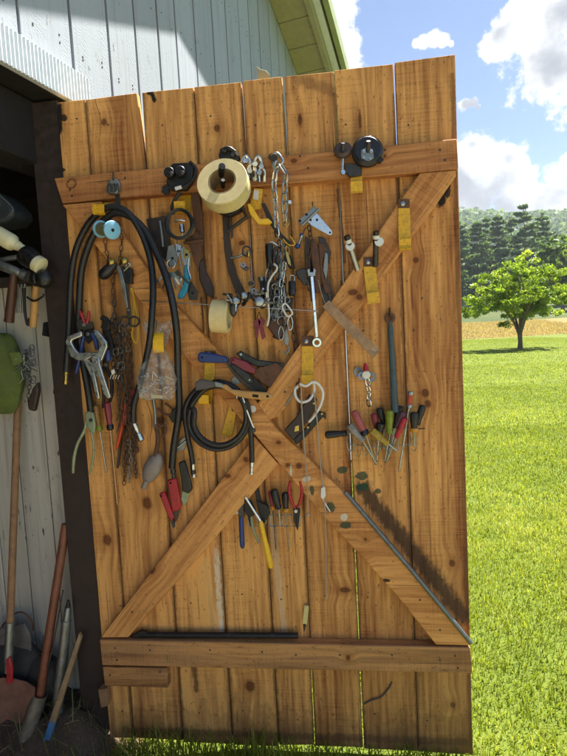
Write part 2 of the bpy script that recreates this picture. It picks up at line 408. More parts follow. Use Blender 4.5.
def sheet(name, xs, ys, mat, hf, kind='structure'):
    X, Y = np.meshgrid(xs, ys); v = np.stack([X, Y, hf(X, Y)], -1).reshape(-1, 3); w = len(xs)
    i = np.arange((len(ys)-1)*(w-1)); r, c = i//(w-1), i % (w-1); a = r*w+c
    o = npmesh(name, v, np.stack([a, a+1, a+w+1, a+w], 1), mat, smooth=True); o['kind'] = kind; return o
def groundmat(name, cols, scales=(.35, 4, 60), bump=.6, bd=.02):
    mt, t, bs = newmat(name); tc = t.new('ShaderNodeTexCoord').outputs['Object']
    n1 = t.noise(tc, scales[0], 4, .6); n2 = t.noise(tc, scales[1], 5, .65); n3 = t.noise(tc, scales[2], 4, .7)
    c = t.mix(t.mr(n1, .35, .65), lin(cols[0]), lin(cols[1])); c = t.mix(t.math('MULTIPLY', t.mr(n2, .4, .66), .6), c, lin(cols[2]))
    c = t.mix(t.math('MULTIPLY', t.mr(n3, .5, .7), .5), c, lin(cols[3]))
    t.l.new(c, bs.inputs['Base Color']); bs.inputs['Roughness'].default_value = .9; bs.inputs['Specular IOR Level'].default_value = .15
    t.l.new(t.bump(t.math('ADD', n2, n3), bump, bd), bs.inputs['Normal']); return mt
def leafmat(name, ca, cb, cc, trans=.45, rough=.5):
    mt, t, bs = newmat(name); out = t.n['Material Output']
    tone = t.new('ShaderNodeAttribute', attribute_name='tone').outputs['Fac']
    c = t.mix(t.mr(tone, 0, .55, 0, 1, False), lin(ca), lin(cb)); c = t.mix(t.mr(tone, .55, 1, 0, 1, False), c, lin(cc))
    t.l.new(c, bs.inputs['Base Color']); bs.inputs['Roughness'].default_value = rough; bs.inputs['Specular IOR Level'].default_value = .35
    tr = t.new('ShaderNodeBsdfTranslucent'); t.l.new(t.mix(1.0, c, (1.0, 1.0, .45), 'MULTIPLY'), tr.inputs['Color'])
    mx = t.new('ShaderNodeMixShader'); mx.inputs[0].default_value = trans
    t.l.new(bs.outputs[0], mx.inputs[1]); t.l.new(tr.outputs[0], mx.inputs[2]); t.l.new(mx.outputs[0], out.inputs['Surface']); return mt
lawnm = groundmat('lawn_ground', ('#566424', '#606c28', '#46541a', '#706e36'), (.18, 2.2, 40))
meadowm = groundmat('meadow_ground', ('#6e5c34', '#7c6a40', '#585c34', '#8a774c'), (.05, .5, 9))
farm = groundmat('shaded_rough_grass', ('#3c4826', '#4a522a', '#344022', '#565430'), (.03, .3, 3))  # the pines' shade is darkened into this grass colour
hillm = groundmat('wooded_hill_ground', ('#2f4428', '#3a4c2c', '#22361f', '#465432'), (.01, .06, .35), 1.0, 4)
ys = np.concatenate([np.arange(-60, -4, 4), np.arange(-4, 8, .5), np.arange(8, 63, 2), [63]])
xs = np.concatenate([np.arange(-120, -8, 6), np.arange(-8, 12, .5), np.arange(12, 140, 4)])
def lawnh(x, y):      # sinks below the bare earth by the shed
    return hgt(x, y)-.06*smst(.25, -.05, x)*smst(-4.5, -3.8, y)*smst(4.5, 3.8, y)
sheet('lawn', xs, ys, lawnm, lawnh)
xs2 = np.concatenate([np.arange(-500, -120, 20), np.arange(-120, 140, 4), np.arange(140, 620, 20)])
sheet('meadow', xs2, np.arange(63, 95.1, 2), meadowm, hgt)
sheet('field', xs2, np.concatenate([np.arange(95, 145, 5), np.arange(145, 301, 5)]), farm, hgt)
def hillh(x, y): return hgt(x, y)+np.where(y > 330, 5*RNG.random(np.shape(x)), 0)
sheet('hill', np.arange(-1500, 2001, 14), np.arange(300, 1101, 14), hillm, hillh)

dirtm = groundmat('dirt', ('#5c4c3e', '#6e5c4a', '#4a3c32', '#8e7c66'), (2, 14, 120), .8, .02)
def dirth(x, y):
    z = -.05+.15*smst(-.16, -.01, y)*smst(.06, -.12, x)
    return z+.018*(np.sin(x*31+y*17)+np.sin(x*13-y*41+2)+np.sin(x*57+y*63))*smst(.1, -.05, x)*.6-.03*smst(-.05, .12, x)
sheet('dirt_ground', np.arange(-3.0, .2, .04), np.arange(-2.6, 2.0, .04), dirtm, dirth)

gravm = groundmat('bounce_gravel', ('#8f8474', '#a0968a', '#766b5e', '#b4aa9c'), (.8, 30, 160), .8, .01)
def gravh(x, y): return GZ+.004+.006*np.sin(x*23+y*31)*np.sin(y*19-x*11)-.05*smst(-1.1, -.75, y)
sheet('bounce_gravel_sheet', np.arange(-.55, 6.01, .05), np.concatenate([np.arange(-9, -1.3, .2), np.arange(-1.3, -.7, .05)]), gravm, gravh)  # unseen ground added before the door to bounce warm sunlight onto it
# grass blades as one uncountable mass
def blades(name, n_area, h, w, mat, seed, zf=hgt, lean=.5):
    r = np.random.default_rng(seed); P = []; H = []; Wd = []
    for x0, x1, y0, y1, dens, hs, ws in n_area:
        n = int((x1-x0)*(y1-y0)*dens); xy = np.stack([r.uniform(x0, x1, n), r.uniform(y0, y1, n)], 1)
        cl = np.sin(xy[:, 0]*9+2*np.sin(xy[:, 1]*7))*np.sin(xy[:, 1]*8+2*np.sin(xy[:, 0]*5+1))
        cl2 = np.sin(xy[:, 0]*2.1+1.5*np.sin(xy[:, 1]*1.3))*np.sin(xy[:, 1]*1.7+xy[:, 0]*.6)
        P.append(np.c_[xy, cl, cl2]); H.append(h*hs*(1+.25*cl)*r.uniform(.5, 1.3, n)); Wd.append(w*ws*r.uniform(.6, 1.4, n))
    P = np.concatenate(P); H = np.concatenate(H); Wd = np.concatenate(Wd); n = len(P)
    a = r.uniform(0, 2*np.pi, n); b = a+r.uniform(-.8, .8, n)+np.pi/2
    du = np.stack([np.cos(a), np.sin(a), np.zeros(n)], 1); db = np.stack([np.cos(b), np.sin(b), np.zeros(n)], 1)
    base = np.c_[P[:, :2], zf(P[:, 0], P[:, 1])]; ln = r.uniform(.1, 1, n)[:, None]*lean*2
    up = np.array([0, 0, 1.0]); Hh = H[:, None]; Ww = Wd[:, None]
    mid = base+up*Hh*.6+db*Hh*.28*ln; tip = base+up*Hh*(1-.25*ln)+db*Hh*.85*ln
    v = np.stack([base-du*Ww*.5, base+du*Ww*.5, mid-du*Ww*.45, mid+du*Ww*.45, tip-du*Ww*.08, tip+du*Ww*.08], 1).reshape(-1, 3)
    i = np.arange(n)*6; q = np.concatenate([np.stack([i, i+1, i+3, i+2], 1), np.stack([i+2, i+3, i+5, i+4], 1)])
    tone = np.repeat(np.clip(.42+.16*P[:, 2]+.14*P[:, 3]+r.normal(0, .2, n), 0, 1), 6)
    return tag(npmesh(name, v, q, mat, tone), 'mown green grass growing over the yard', 'grass', None, 'stuff')
grassm = leafmat('grass_blades', '#5e6e18', '#909c2e', '#c4c274', .5, .42)
# coarse hay stalks standing in the meadow
haym = leafmat('hay_stalks', '#96844c', '#b09c64', '#c4b07c', .35, .6)
hb = blades('meadow_grass', [(0, 34, 63, 95, 34, 1, 1)], .20, .06, haym, 9); hb['label'] = 'tall tan hay grass in the strip beyond the lawn'; hb['category'] = 'grass'
blades('grass', [(.02, 4.2, -.95, 2.5, 10500, 1, 1), (.06, 1.3, -.13, .0, 5200, 2.3, 1.1), (.06, .6, -.16, -.02, 4600, 2.8, 1.0), (4.2, 6, -2.5, 2.5, 3000, 1, 1.3), (.5, 6.5, 2.5, 6, 4800, 1.0, 1.35), (.9, 9.5, 6, 11, 1700, 1.05, 2.0), (-1, 14, 11, 19, 450, 1.1, 3.2), (-4, 22, 19, 62, 95, 1.2, 6.5)], .032, .0034, grassm, 3)
weedm = leafmat('weed_blades', '#5c6434', '#8a8c54', '#b0ab78', .4, .5)
gw = blades('weeds', [(-.3, .12, -.2, .02, 420, 1, 1), (-.12, .1, -.1, .02, 1400, .5, .9)], .17, .0035, weedm, 5, zf=dirth, lean=.8)
gw['label'] = 'tall thin dry weeds at the foot of the brown post'; gw['category'] = 'weeds'
straym = groundmat('straw', ('#a08c60', '#8a744c', '#6b5a3c', '#b8a878'), (3, 20, 60), .2, .005)
lm = MB()
for i in range(160):
    x, y = random.uniform(-.45, .05), random.uniform(-.3, .0); a = random.uniform(0, 6.28); L = random.uniform(.01, .05)
    z = float(dirth(x, y))+.006
    lm.tube([(x, y, z), (x+L*math.cos(a), y+L*math.sin(a), z+random.uniform(0, .006))], .0011, 4)
tag(lm.build('ground_litter', straym, origin=(0, 0, 0)), 'dry straw and twigs scattered on the dirt', 'litter', None, 'stuff')

# ------------------------------------------------------------------ trees
barkm = M('bark', '#665646', .9, 0, .35, 12, .6)
def cloud(centers, sizes, per, leaf, r, flat=1.0, elong=1.4):
    n = len(centers)*per; C = np.repeat(centers, per, 0); S = np.repeat(sizes, per)[:, None]
    d = r.normal(0, 1, (n, 3)); d /= np.linalg.norm(d, axis=1)[:, None]; d *= (r.random((n, 1))**.45)*S; d[:, 2] *= flat
    P = C+d; a = r.normal(0, 1, (n, 3)); a /= np.linalg.norm(a, axis=1)[:, None]; b = np.cross(a, r.normal(0, 1, (n, 3))); b /= np.linalg.norm(b, axis=1)[:, None]
    L = leaf*r.uniform(.5, 1.4, (n, 1)); a *= L*elong*.5; b *= L*.5
    return np.stack([P-a, P+b, P+a, P-b], 1).reshape(-1, 3), np.arange(n*4).reshape(-1, 4), np.repeat(np.clip(np.repeat(r.normal(.45, .2, len(centers)), per)+r.normal(0, .12, n), 0, 1), 4)
def tree(name, label, cat, x, Y, build, seed, group=None, leaf=None, lbl2=None):
    z = float(hgt(x, Y)); o = thing(name, label, cat, (x, Y, z), group); r = np.random.default_rng(seed)
    mb, cen, siz, per, lf, flat, el = build(r)
    mb.v = [(p[0]+x, p[1]+Y, p[2]+z-.1) for p in mb.v]; mb.build('trunk', barkm, o)
    v, q, tn = cloud(np.array(cen), np.array(siz), per, lf, r, flat, el)
    c = npmesh('crown', v, q, leaf, tn); c.parent = o; return o
def yardtree(r):      # low spreading crown on several upright stems
    mb = MB(); cen = []; siz = []
    mb.tube([(0, 0, 0), (.02, 0, .5), (0, 0, 1.0)], [.15, .11, .12], 10)
    for k in range(9):
        a = k*2.4+r.uniform(-.3, .3); sp = r.uniform(.5, 1.0)
        e = V((2.3*sp*math.cos(a), 2.1*sp*math.sin(a), 2.6+1.5*(1.0-sp)+r.uniform(0, .7)))
        mid = V((e[0]*.32, e[1]*.32, e[2]*.62)); p = spl([V((0, 0, .75)), mid, e], 5); mb.tube(p, [.075, .045, .015], 6)
        for j in range(6):
            t = r.uniform(.3, 1); q = p[min(int(t*len(p)), len(p)-1)]; e2 = q+V((r.uniform(-.9, .9), r.uniform(-.9, .9), r.uniform(-.15, .65)))
            mb.tube([q, (q+e2)/2+V((0, 0, .06)), e2], [.022, .006], 5); 
            for w in (1.0, .6):
                c = q+(e2-q)*w; cen.append(c); siz.append(r.uniform(.22, .42))
    for k in range(170):
        a = r.uniform(0, 6.28); u = r.random()**.6; rr = 2.75*u; zt = 4.4-1.9*u*u+.35*math.sin(3*a+1)+.2*math.sin(7*a)
        zb = 1.7+.4*(1-u); cen.append((rr*math.cos(a), rr*.9*math.sin(a), zb+(zt-zb)*r.random()**.6)); siz.append(r.uniform(.16, .42))
    for c in ((-.5, 0, 4.55), (.1, .2, 4.75), (.35, -.2, 4.95), (.8, .1, 4.6), (1.3, .1, 4.25), (-1.6, 0, 3.95), (-2.1, .1, 3.5)): cen.append(c); siz.append(.3)
    mb.v = [tuple(1.12*q for q in p) for p in mb.v]; cen = [V(c)*V((1.2, 1.15, 1.12)) for c in cen]
    return mb, cen, siz, 95, .085, .6, 1.8
def pinetree(Hh, spread, bare=.12):
    def f(r):
        mb = MB(); cen = []; siz = []; mb.tube([(0, 0, 0), (.1, .1, Hh*.5), (0, 0, Hh)], [Hh*.016, .03], 8)
        z = Hh*bare
        while z < Hh*.97:
            t = z/Hh; n = r.integers(4, 7); L0 = spread*1.55*(1-t)**.75*(.55+.45*min(1, t/.25))
            for k in range(n):
                a = r.uniform(0, 6.28); L = L0*r.uniform(.5, 1.15); up = r.uniform(.02, .35)
                e = V((L*math.cos(a), L*math.sin(a), z+L*up)); s = V((0, 0, z)); mb.tube([s, (s+e)/2-V((0, 0, .05*L)), e], [.07, .02], 4)
                for w in np.linspace(.35, 1, 5):
                    cen.append(s+(e-s)*w+r.normal(0, .25, 3)*V((1, 1, .4))); siz.append(r.uniform(.5, 1.15)*(1.1-.5*t))
            z += Hh*r.uniform(.045, .075)
        cen.append((0, 0, Hh*.98)); siz.append(.5)
        return mb, cen, siz, 26, .42, .4, 2.4
    return f
def broadtree(Hh, Wd, bot=.22, per=34, lf=.6):
    def f(r):
        mb = MB(); cen = []; siz = []; mb.tube([(0, 0, 0), (.1, 0, Hh*.3), (0, 0, Hh*.7)], [Hh*.028, Hh*.02, .05], 8)
        for k in range(8):
            a = k*2.4; e = V((Wd*.6*math.cos(a), Wd*.6*math.sin(a), Hh*r.uniform(.5, .85))); mb.tube([V((0, 0, Hh*.28)), e*.5+V((0, 0, Hh*.14)), e], [Hh*.012, .03], 5)
        for k in range(150):
            d = r.normal(0, 1, 3); d /= np.linalg.norm(d); u = r.uniform(.55, 1.0)
            zc = Hh*(bot+1)/2; c = V((d[0]*Wd*u, d[1]*Wd*u, zc+d[2]*Hh*(1-bot)/2*u)); k2 = 1+.12*math.sin(5*math.atan2(d[1], d[0])+seedoff)+.1*d[2]
            cen.append(c*V((k2, k2, 1))); siz.append(r.uniform(.09, .2)*Wd)
        return mb, cen, siz, per, lf, .8, 1.3
    seedoff = random.uniform(0, 6); return f
yleaf = leafmat('yard_leaf', '#5c7424', '#88a036', '#b9c25c', .55, .4)
pleaf = leafmat('pine_needles', '#4c6446', '#647e52', '#8a9a66', .4, .6)
bleaf = leafmat('oak_leaf', '#446028', '#607c30', '#8a9a48', .45, .5)
p = G(520, 349, GZ)
tree('yard_tree', 'low spreading light green tree alone on the mown lawn', 'tree', p[0], p[1], yardtree, 4, leaf=yleaf)
GP = 'pines along the far side of the field'
for i, (px, Y, top, sp, lab) in enumerate([(526, 150, 204, 5.6, 'tallest dark pine with a ragged crown, directly behind the yard tree'),
        (500, 156, 214, 4.6, 'dark pine just left of the tallest pine'), (479, 152, 221, 4.8, 'dark pine between the door edge and the tall pines'),
        (462, 148, 221, 5.0, 'dark pine half hidden by the edge of the wooden door'), (513, 165, 216, 4.4, 'slim pine standing behind the gap left of the tallest pine'),
        (544, 158, 212, 4.6, 'dark pine just right of the tallest pine'), (488, 170, 216, 4.4, 'pine further back, between two dark pines left of the tallest')]):
    x = atY(px, Y); d = ray(px, top); z1 = POS[2]+d[2]*(Y-POS[1])/d[1]
    tree('pine_tree', lab, 'tree', x, Y, pinetree(z1-float(hgt(x, Y)), sp*1.15), 20+i, GP, pleaf)
for i, (px, Y, top, w, lab) in enumerate([(563, 112, 236, 5.2, 'broad round green tree at the edge of the field, right of the pines'), (588, 126, 228, 6.0, 'leafy green tree past the field, farthest to the right')]):
    x = atY(px, Y); d = ray(px, top); z1 = POS[2]+d[2]*(Y-POS[1])/d[1]
    tree('broadleaf_tree', lab, 'tree', x, Y, broadtree(z1-float(hgt(x, Y)), w), 50+i, 'broadleaf trees by the field', bleaf)
# the wood behind: one mass nobody could count
r = np.random.default_rng(77); cen = []; siz = []
for k in range(420):
    x = r.uniform(-150, 230); y = r.uniform(185, 265); h = r.uniform(8, 15)
    if x > atY(545, y): h *= .6
    z = float(hgt(x, y))
    for j in range(14):
        a = r.uniform(0, 6.28); t = r.random()**.9; rr = 6.5*(1-t)**.55*r.random()**.4+.3
        cen.append((x+rr*math.cos(a), y+rr*math.sin(a), z+h*(.15+.85*t))); siz.append(1.5*(1.2-t*.9))
v, q, tn = cloud(np.array(cen), np.array(siz), 18, 1.0, r, .7, 1.5)
tag(npmesh('woodland', v, q, leafmat('woodland_leaf', '#4a643a', '#648048', '#8a9c62', .4, .6), tn*.9), 'dense dark woodland filling the slope behind the pines', 'wood', None, 'stuff')
# tree cover on the hill
cen = []; 
for k in range(9000):
    x = r.uniform(-420, 760); y = r.uniform(330, 905); cen.append((x, y, float(hgt(x, y))+r.uniform(3, 11)))
v, q, tn = cloud(np.array(cen), r.uniform(3, 7, len(cen)), 9, 5.5, r, .7, 1.2)
tag(npmesh('hill_forest', v, q, pleaf, tn), 'far forest covering the blue green hill', 'forest', None, 'stuff')

# the summer air: one closed box of thin even haze round everything
mb = MB().box((-1560, -160, -20), (2060, 1160, 235)); hm = bpy.data.materials.new('haze_air'); hm.use_nodes = True; hn = NT(hm); hn.n.remove(hn.n['Principled BSDF'])
pv = hn.new('ShaderNodeVolumePrincipled'); pv.inputs['Color'].default_value = (.82, .90, 1, 1); pv.inputs['Density'].default_value = .0002; pv.inputs['Anisotropy'].default_value = .3
hn.l.new(pv.outputs[0], hn.n['Material Output'].inputs['Volume']); hz = mb.build('haze', hm, smooth=0); hz['kind'] = 'stuff'; hz['label'] = 'thin bluish summer haze over the far hill'; hz['category'] = 'haze'
# ------------------------------------------------------------------ barn
BA = math.radians(13); DW = V((math.sin(BA), math.cos(BA), 0)); BN = V((math.cos(BA), -math.sin(BA), 0)); B0 = V((-.01, .04, 0))
def Wp(s, z, o=0.0): return B0+DW*s+BN*o+V((0, 0, z))
def paintmat(name, col, under, amt, saw=.15):
    mt, t, bs = newmat(name); tc = t.new('ShaderNodeTexCoord').outputs['Object']
    g = t.new('ShaderNodeAttribute', attribute_name='gco').outputs['Vector']; tone = t.new('ShaderNodeAttribute', attribute_name='tone').outputs['Fac']
    grain = t.noise(t.vm('MULTIPLY', g, (3, 120, 120)), 1, 5, .6); n = t.noise(tc, 9, 6, .7); sp = t.noise(t.vm('MULTIPLY', g, (22, 60, 60)), 1, 5, .7)
    sep = t.new('ShaderNodeSeparateXYZ'); t.l.new(g, sep.inputs[0])
    wv = t.math('SINE', t.math('ADD', t.math('MULTIPLY', t.math('ADD', t.math('MULTIPLY', sep.outputs[1], .62), sep.outputs[0]), 480.0), t.math('MULTIPLY', t.noise(tc, 20, 6, .7), 34.0)))
    c = t.mix(t.mr(tone, 0, 1, 0, 1, False), t.mix(.12, lin(col), (0, 0, 0)), lin(col)); c = t.mix(t.math('MULTIPLY', t.mr(n, .5, .7), .25), c, lin('#8f9294'))
    k = t.math('ADD', t.math('MULTIPLY', grain, .45), t.math('MULTIPLY', sp, .75)); k = t.math('ADD', k, t.math('MULTIPLY', t.math('SUBTRACT', n, .5), .5))
    c = t.mix(t.mr(k, .90-amt*.4, .98-amt*.4), c, lin(under))
    t.l.new(c, bs.inputs['Base Color']); bs.inputs['Roughness'].default_value = .7; bs.inputs['Specular IOR Level'].default_value = .25
    drip = t.noise(t.vm('MULTIPLY', g, (1.3, 46, 46)), 1, 6, .7); c = t.mix(t.math('MULTIPLY', t.mr(drip, .5, .72), .5), c, lin('#77746c'))
    t.l.new(c, bs.inputs['Base Color'])
    h = t.math('ADD', t.math('MULTIPLY', grain, .6), t.math('MULTIPLY', t.math('MULTIPLY', wv, t.mr(t.noise(t.vm('MULTIPLY', g, (4, 9, 9)), 1, 3), .35, .65)), saw)); t.l.new(t.bump(h, .55, .003), bs.inputs['Normal']); return mt
white_ext = paintmat('white_siding', '#989fa8', '#56554f', .42); white_int = paintmat('peeling_white_boards', '#c2bcae', '#4c4034', .50, 0.0)
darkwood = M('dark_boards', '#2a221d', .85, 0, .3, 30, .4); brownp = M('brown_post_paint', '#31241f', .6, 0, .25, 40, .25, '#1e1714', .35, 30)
whitetin = M('white_tin', '#c2c9ce', .45, 0, .08, 40, .05); greenp = M('pale_green_soffit_paint', '#928e70', .65, 0, .12, 24, .25, '#6c6c48', .18, 30)
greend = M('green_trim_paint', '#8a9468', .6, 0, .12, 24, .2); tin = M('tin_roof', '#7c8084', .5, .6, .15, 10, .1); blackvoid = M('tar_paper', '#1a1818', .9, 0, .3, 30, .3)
barn = thing('barn', 'barn with white board siding and a pale green soffit behind the wooden door', 'barn', (-.01, .04, 0))
ZA, SA, SL = 4.12, 1.3, .43
def rz(s): return ZA-SL*abs(s-SA)
S0, S1 = -3.6, 4.6
def gboard(mb, s0, s1, z0, z1, gap=.006, th=.02, slant=0):    # vertical board, grain along z
    tn = random.random(); q = random.uniform(0, 40)
    a, b = s0+gap/2, s1-gap/2
    pts = [Wp(a, z0), Wp(b, z0), Wp(b, z1 if z1 else rz(b)), Wp(a, z1 if z1 else rz(a))]
    if z1 is None and a < SA < b: pts.insert(3, Wp(SA, ZA))
    P = [p+BN*.0 for p in pts]; Q = [p-BN*th for p in pts]; n = len(P)
    fs = [tuple(range(n)), tuple(range(2*n-1, n-1, -1))]+[(i, n+i, n+(i+1) % n, (i+1) % n) for i in range(n)]
    g = [(p[2]+q, np.dot(p, DW)+q, np.dot(p, BN)) for p in P+Q]; mb.add(P+Q, fs, g, tn)
mb = MB(); cuts = [-.55, -.36, -.15, .08, .29, .47, .65, .81, 1.0, 1.21, 1.39, 1.58, 1.74, 1.92]
lo = cuts[0]
while lo > S0+.3: lo -= random.uniform(.18, .22); cuts.insert(0, lo)
hi = cuts[-1]
while hi < S1-.1: hi += random.uniform(.16, .2); cuts.append(min(hi, S1))
for a, b in zip(cuts, cuts[1:]):
    z0 = 2.30 if (a < 0.06 and b > -2.75) else .02
    gboard(mb, a, b, z0, None, random.uniform(.009, .017))
mb.build('wall_siding', white_ext, barn, bevel=.002)
mb = MB(); bk = [Wp(S0+.05, 2.32, -.03), Wp(.1, 2.32, -.03), Wp(.1, .02, -.03), Wp(S1-.03, .02, -.03), Wp(S1-.03, rz(S1), -.03), Wp(SA, ZA, -.03), Wp(S0+.05, rz(S0+.05), -.03)]
mb.prism(bk, -BN*.01); mb.build('wall_backing', blackvoid, barn)
mb = MB()
for a, b in zip(cuts, cuts[1:]):
    for z in (2.42, 2.44, 2.86, 3.3, 3.32):
        if z < rz((a+b)/2)-.1 and a > -1:
            for q_ in (.25, .75): mb.lathe([(0, .0035), (.001, .003)], Wp(a+(b-a)*q_, z+random.uniform(-.02, .02), .0004), BN, 8)
mb.build('siding_nails', iron, barn)
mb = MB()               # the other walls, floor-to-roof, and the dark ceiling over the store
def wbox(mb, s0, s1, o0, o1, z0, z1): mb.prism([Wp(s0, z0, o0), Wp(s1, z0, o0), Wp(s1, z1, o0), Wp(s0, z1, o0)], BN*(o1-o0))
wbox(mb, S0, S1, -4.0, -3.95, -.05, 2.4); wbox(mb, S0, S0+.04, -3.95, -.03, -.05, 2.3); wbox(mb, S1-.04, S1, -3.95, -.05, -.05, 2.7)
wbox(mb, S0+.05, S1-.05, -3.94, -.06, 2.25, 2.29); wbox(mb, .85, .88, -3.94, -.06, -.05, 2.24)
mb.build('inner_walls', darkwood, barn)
mb = MB(); wbox(mb, -2.75, .09, -.2, -.075, 2.02, 2.221); wbox(mb, -2.75, .1, -.2, .008, 2.2265, 2.24); mb.build('lintel_and_cover', M('black_lintel', '#15110f', .85, 0, .3, 30, .3), barn, bevel=.004)  # thin upper board added to stop light leaking in behind the flashing
mb = MB()               # ribbed tin flashing over the opening
N = 190; prof = []
for i in range(N*4+1):
    s = .115-i*(2.9/(N*4)); prof.append((s, .030+(.006 if (i % 4) in (1, 2) else 0)))
vs = []; 
for s, o in prof: vs += [Wp(s, 2.225, o), Wp(s, 2.335, o), Wp(s, 2.345, .002), Wp(s, 2.225, .014)]
fs = []
for i in range(len(prof)-1):
    for a, b in ((0, 1), (1, 2), (3, 0)): fs.append((4*i+a, 4*i+b, 4*i+4+b, 4*i+4+a))
fs.append((0, 1, 2, 3)); mb.add(vs, fs); mb.build('ribbed_flashing', whitetin, barn, smooth=20)
def rake(mb, o0, o1, dz0, dz1, ends=.55):   # strip following both roof slopes, at offsets o0..o1 from the wall
    for sg in (1, -1):
        e = S1+ends if sg > 0 else S0-ends
        a, b = (SA, e)
        A = [Wp(a, rz(a)+dz0, o0), Wp(b, rz(b)+dz0, o0), Wp(b, rz(b)+dz0, o1), Wp(a, rz(a)+dz0, o1)]
        mb.prism(A, (0, 0, dz1-dz0))
mb = MB(); w = .205
for sg in (1, -1):
    s = SA+.003
    while s < 5.1:
        a, b = s, s+w-.008; q = random.random()
        A, B_ = (a, b) if sg > 0 else (2*SA-a, 2*SA-b)
        mb.prism([Wp(A, rz(A), .0), Wp(B_, rz(B_), .0), Wp(B_, rz(B_), .235), Wp(A, rz(A), .235)], (0, 0, .018), tone=q); s += w
mb.build('soffit', greenp, barn, bevel=.002)
mb = MB(); rake(mb, .236, .275, -.03, .10); mb.build('rake_board', greenp, barn, bevel=.002)
mb = MB(); rake(mb, .276, .325, .045, .10); mb.build('rake_flashing', whitetin, barn)
mb = MB(); rake(mb, .345, .385, .04, .145); mb.build('drip_edge', greend, barn)
mb = MB()
for sg in (1, -1):
    e = S1+.6 if sg > 0 else S0-.6
    mb.prism([Wp(SA, ZA+.02, .38), Wp(e, rz(e)+.02, .38), Wp(e, rz(e)+.02, -4.3), Wp(SA, ZA+.02, -4.3)], (0, 0, .02)) if False else mb.prism([Wp(SA, ZA+.125, .344), Wp(e, rz(e)+.125, .344), Wp(e, rz(e)+.125, -4.3), Wp(SA, ZA+.125, -4.3)], (0, 0, .02))
mb.build('roof', tin, barn)
# brown jamb post the door hangs from
mb = MB(); zb = .02
mb.prism([(-.107, .012, zb), (-.006, .012, zb), (-.006, .012, 2.215), (-.107, .012, 2.215)], (0, .075, 0))
mb.build('jamb_post', brownp, barn, bevel=.003)
# torn tar paper curling from the edge of the post
for x, y in ((45, 330), (56, 388), (62, 428), (50, 300), (66, 455)):
    c = D(x, y, -.02); q = random.uniform(.6, 1.2)
    MB().prism([c+V((-.018*q, .02, .03*q)), c+V((.004, .03, .035*q)), c+V((.006, .03, -.03*q)), c+V((-.01*q, -.006, -.02*q))], (0, .003, 0)).build('torn_tar_paper', blackvoid, barn)
# board partition with peeling white paint, inside the opening
part = thing('board_partition', 'partition of peeling white boards inside the shed, left of the brown post', 'partition wall', (-.6, .1, 0))
mb = MB(); x = -.112
while x > -1.7:
    w = random.uniform(.085, .115); q = random.uniform(0, 50); lo, hi = (x-w+.004, .095, .0), (x, .115, 1.63); n0 = len(mb.v)
    mb.box(lo, hi); mb.g[n0:] = [(p[2]+q, p[0]*1.0+q, p[1]) for p in mb.v[n0:]]; mb.tone[n0:] = [random.random()]*8; x -= w
mb.build('boards', white_int, part, bevel=.0025)
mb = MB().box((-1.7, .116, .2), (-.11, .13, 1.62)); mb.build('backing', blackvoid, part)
sh = MB().box((-1.7, -.02, 1.628), (-.12, .45, 1.65)).build('shelf', darkwood, bevel=.003)
tag(sh, 'dark shelf board above the peeling white partition', 'shelf')
# pale leaf-shaped offcut poking above the door top
q = [Wp(s, z, .012) for s, z in ()]
a = [(256, 66), (260, 69), (266, 70.5), (270, 75), (266, 78), (258, 78)]
pts = [D(x, y, -.03) for x, y in a]
tag(MB().prism(pts, (0, .008, 0)).build('wood_offcut', greenp, bevel=.001), 'small pale green pointed offcut sticking up over the top of the door', 'offcut')

# ------------------------------------------------------------------ the door
PL_K = kx([(107, 540, 7, 8), (147, 503, 7, 9), (416, 260, 4, 4), (425, 393, 5, 5.5), (428, 404, 4, 5), (345, 590, 8, 4), (242, 243, 4, 3), (104, 122, 4, 5), (217, 128, 4, 5), (452, 563, 4, 5), (453, 705, 3.5, 4.5), (250, 686, 7, 9), (160, 420, 8, 5), (300, 120, 3, 8), (360, 120, 2, 12)])
PL_D = kx([(57, 112, 5, 11), (64, 118, 4, 4), (59, 128, 2.5, 8), (150, 93, 4, 2), (153.5, 97, 1.6, 5), (62, 170, 4, 2), (447, 188, 4, 10), (441, 200, 5, 6), ])
PL_G = kx([(342, 470, 6, 4), (362, 476, 7, 5), (362, 487, 8, 4), (378, 491, 4, 3)])
def sg(x0, y0, x1, y1, r, col, op): a = D(x0, y0); b = D(x1, y1); return (a[0], a[2], b[0], b[2], r*PX, col, op)
SG = [sg(362, 488, 464, 616, 12, '#32251e', .88), sg(165, 215, 168, 250, 9, '#3e2a20', .7), sg(240, 372, 272, 384, 10, '#3e2a20', .75), sg(193, 655, 197, 690, 4, '#3a2418', .7), sg(60, 105, 60, 132, 4, '#141210', .95), sg(150, 92, 155, 100, 3, '#141210', .95), sg(447, 180, 440, 204, 5, '#2a211d', .85), sg(120, 300, 128, 470, 16, '#5c4026', .5), sg(205, 215, 200, 300, 10, '#5a3a22', .5), sg(338, 190, 345, 262, 2.5, '#5e2c22', .7), sg(272, 350, 282, 380, 8, '#6a4022', .5), sg(300, 80, 330, 90, 8, '#6c4a30', .5), sg(270, 500, 285, 640, 5, '#d0c4a6', .35)]
SG += [sg(a_, 95, b_, 745, 3.2, '#43291a', .62) for a_, b_ in ((85.4, 134), (142, 183.5), (194, 233), (242.6, 279), (284, 315), (334.3, 364), (394.6, 418.7))]
SG += [sg(452, 75, 471, 745, 3, '#4a3020', .5), sg(126, 730, 465, 742, 6, '#35261c', .5), sg(205, 560, 215, 640, 6, '#e0b878', .35), sg(160, 340, 165, 470, 9, '#5a3a22', .4), sg(325, 250, 350, 440, 5, '#5a3420', .4), sg(100, 180, 110, 300, 8, '#6c4628', .4)]
plankm = wood('door_planks', '#e3a760', '#844b26', PL_K, PL_D, PL_G, (), True, SG, tonevar=.50, dirt=.5)
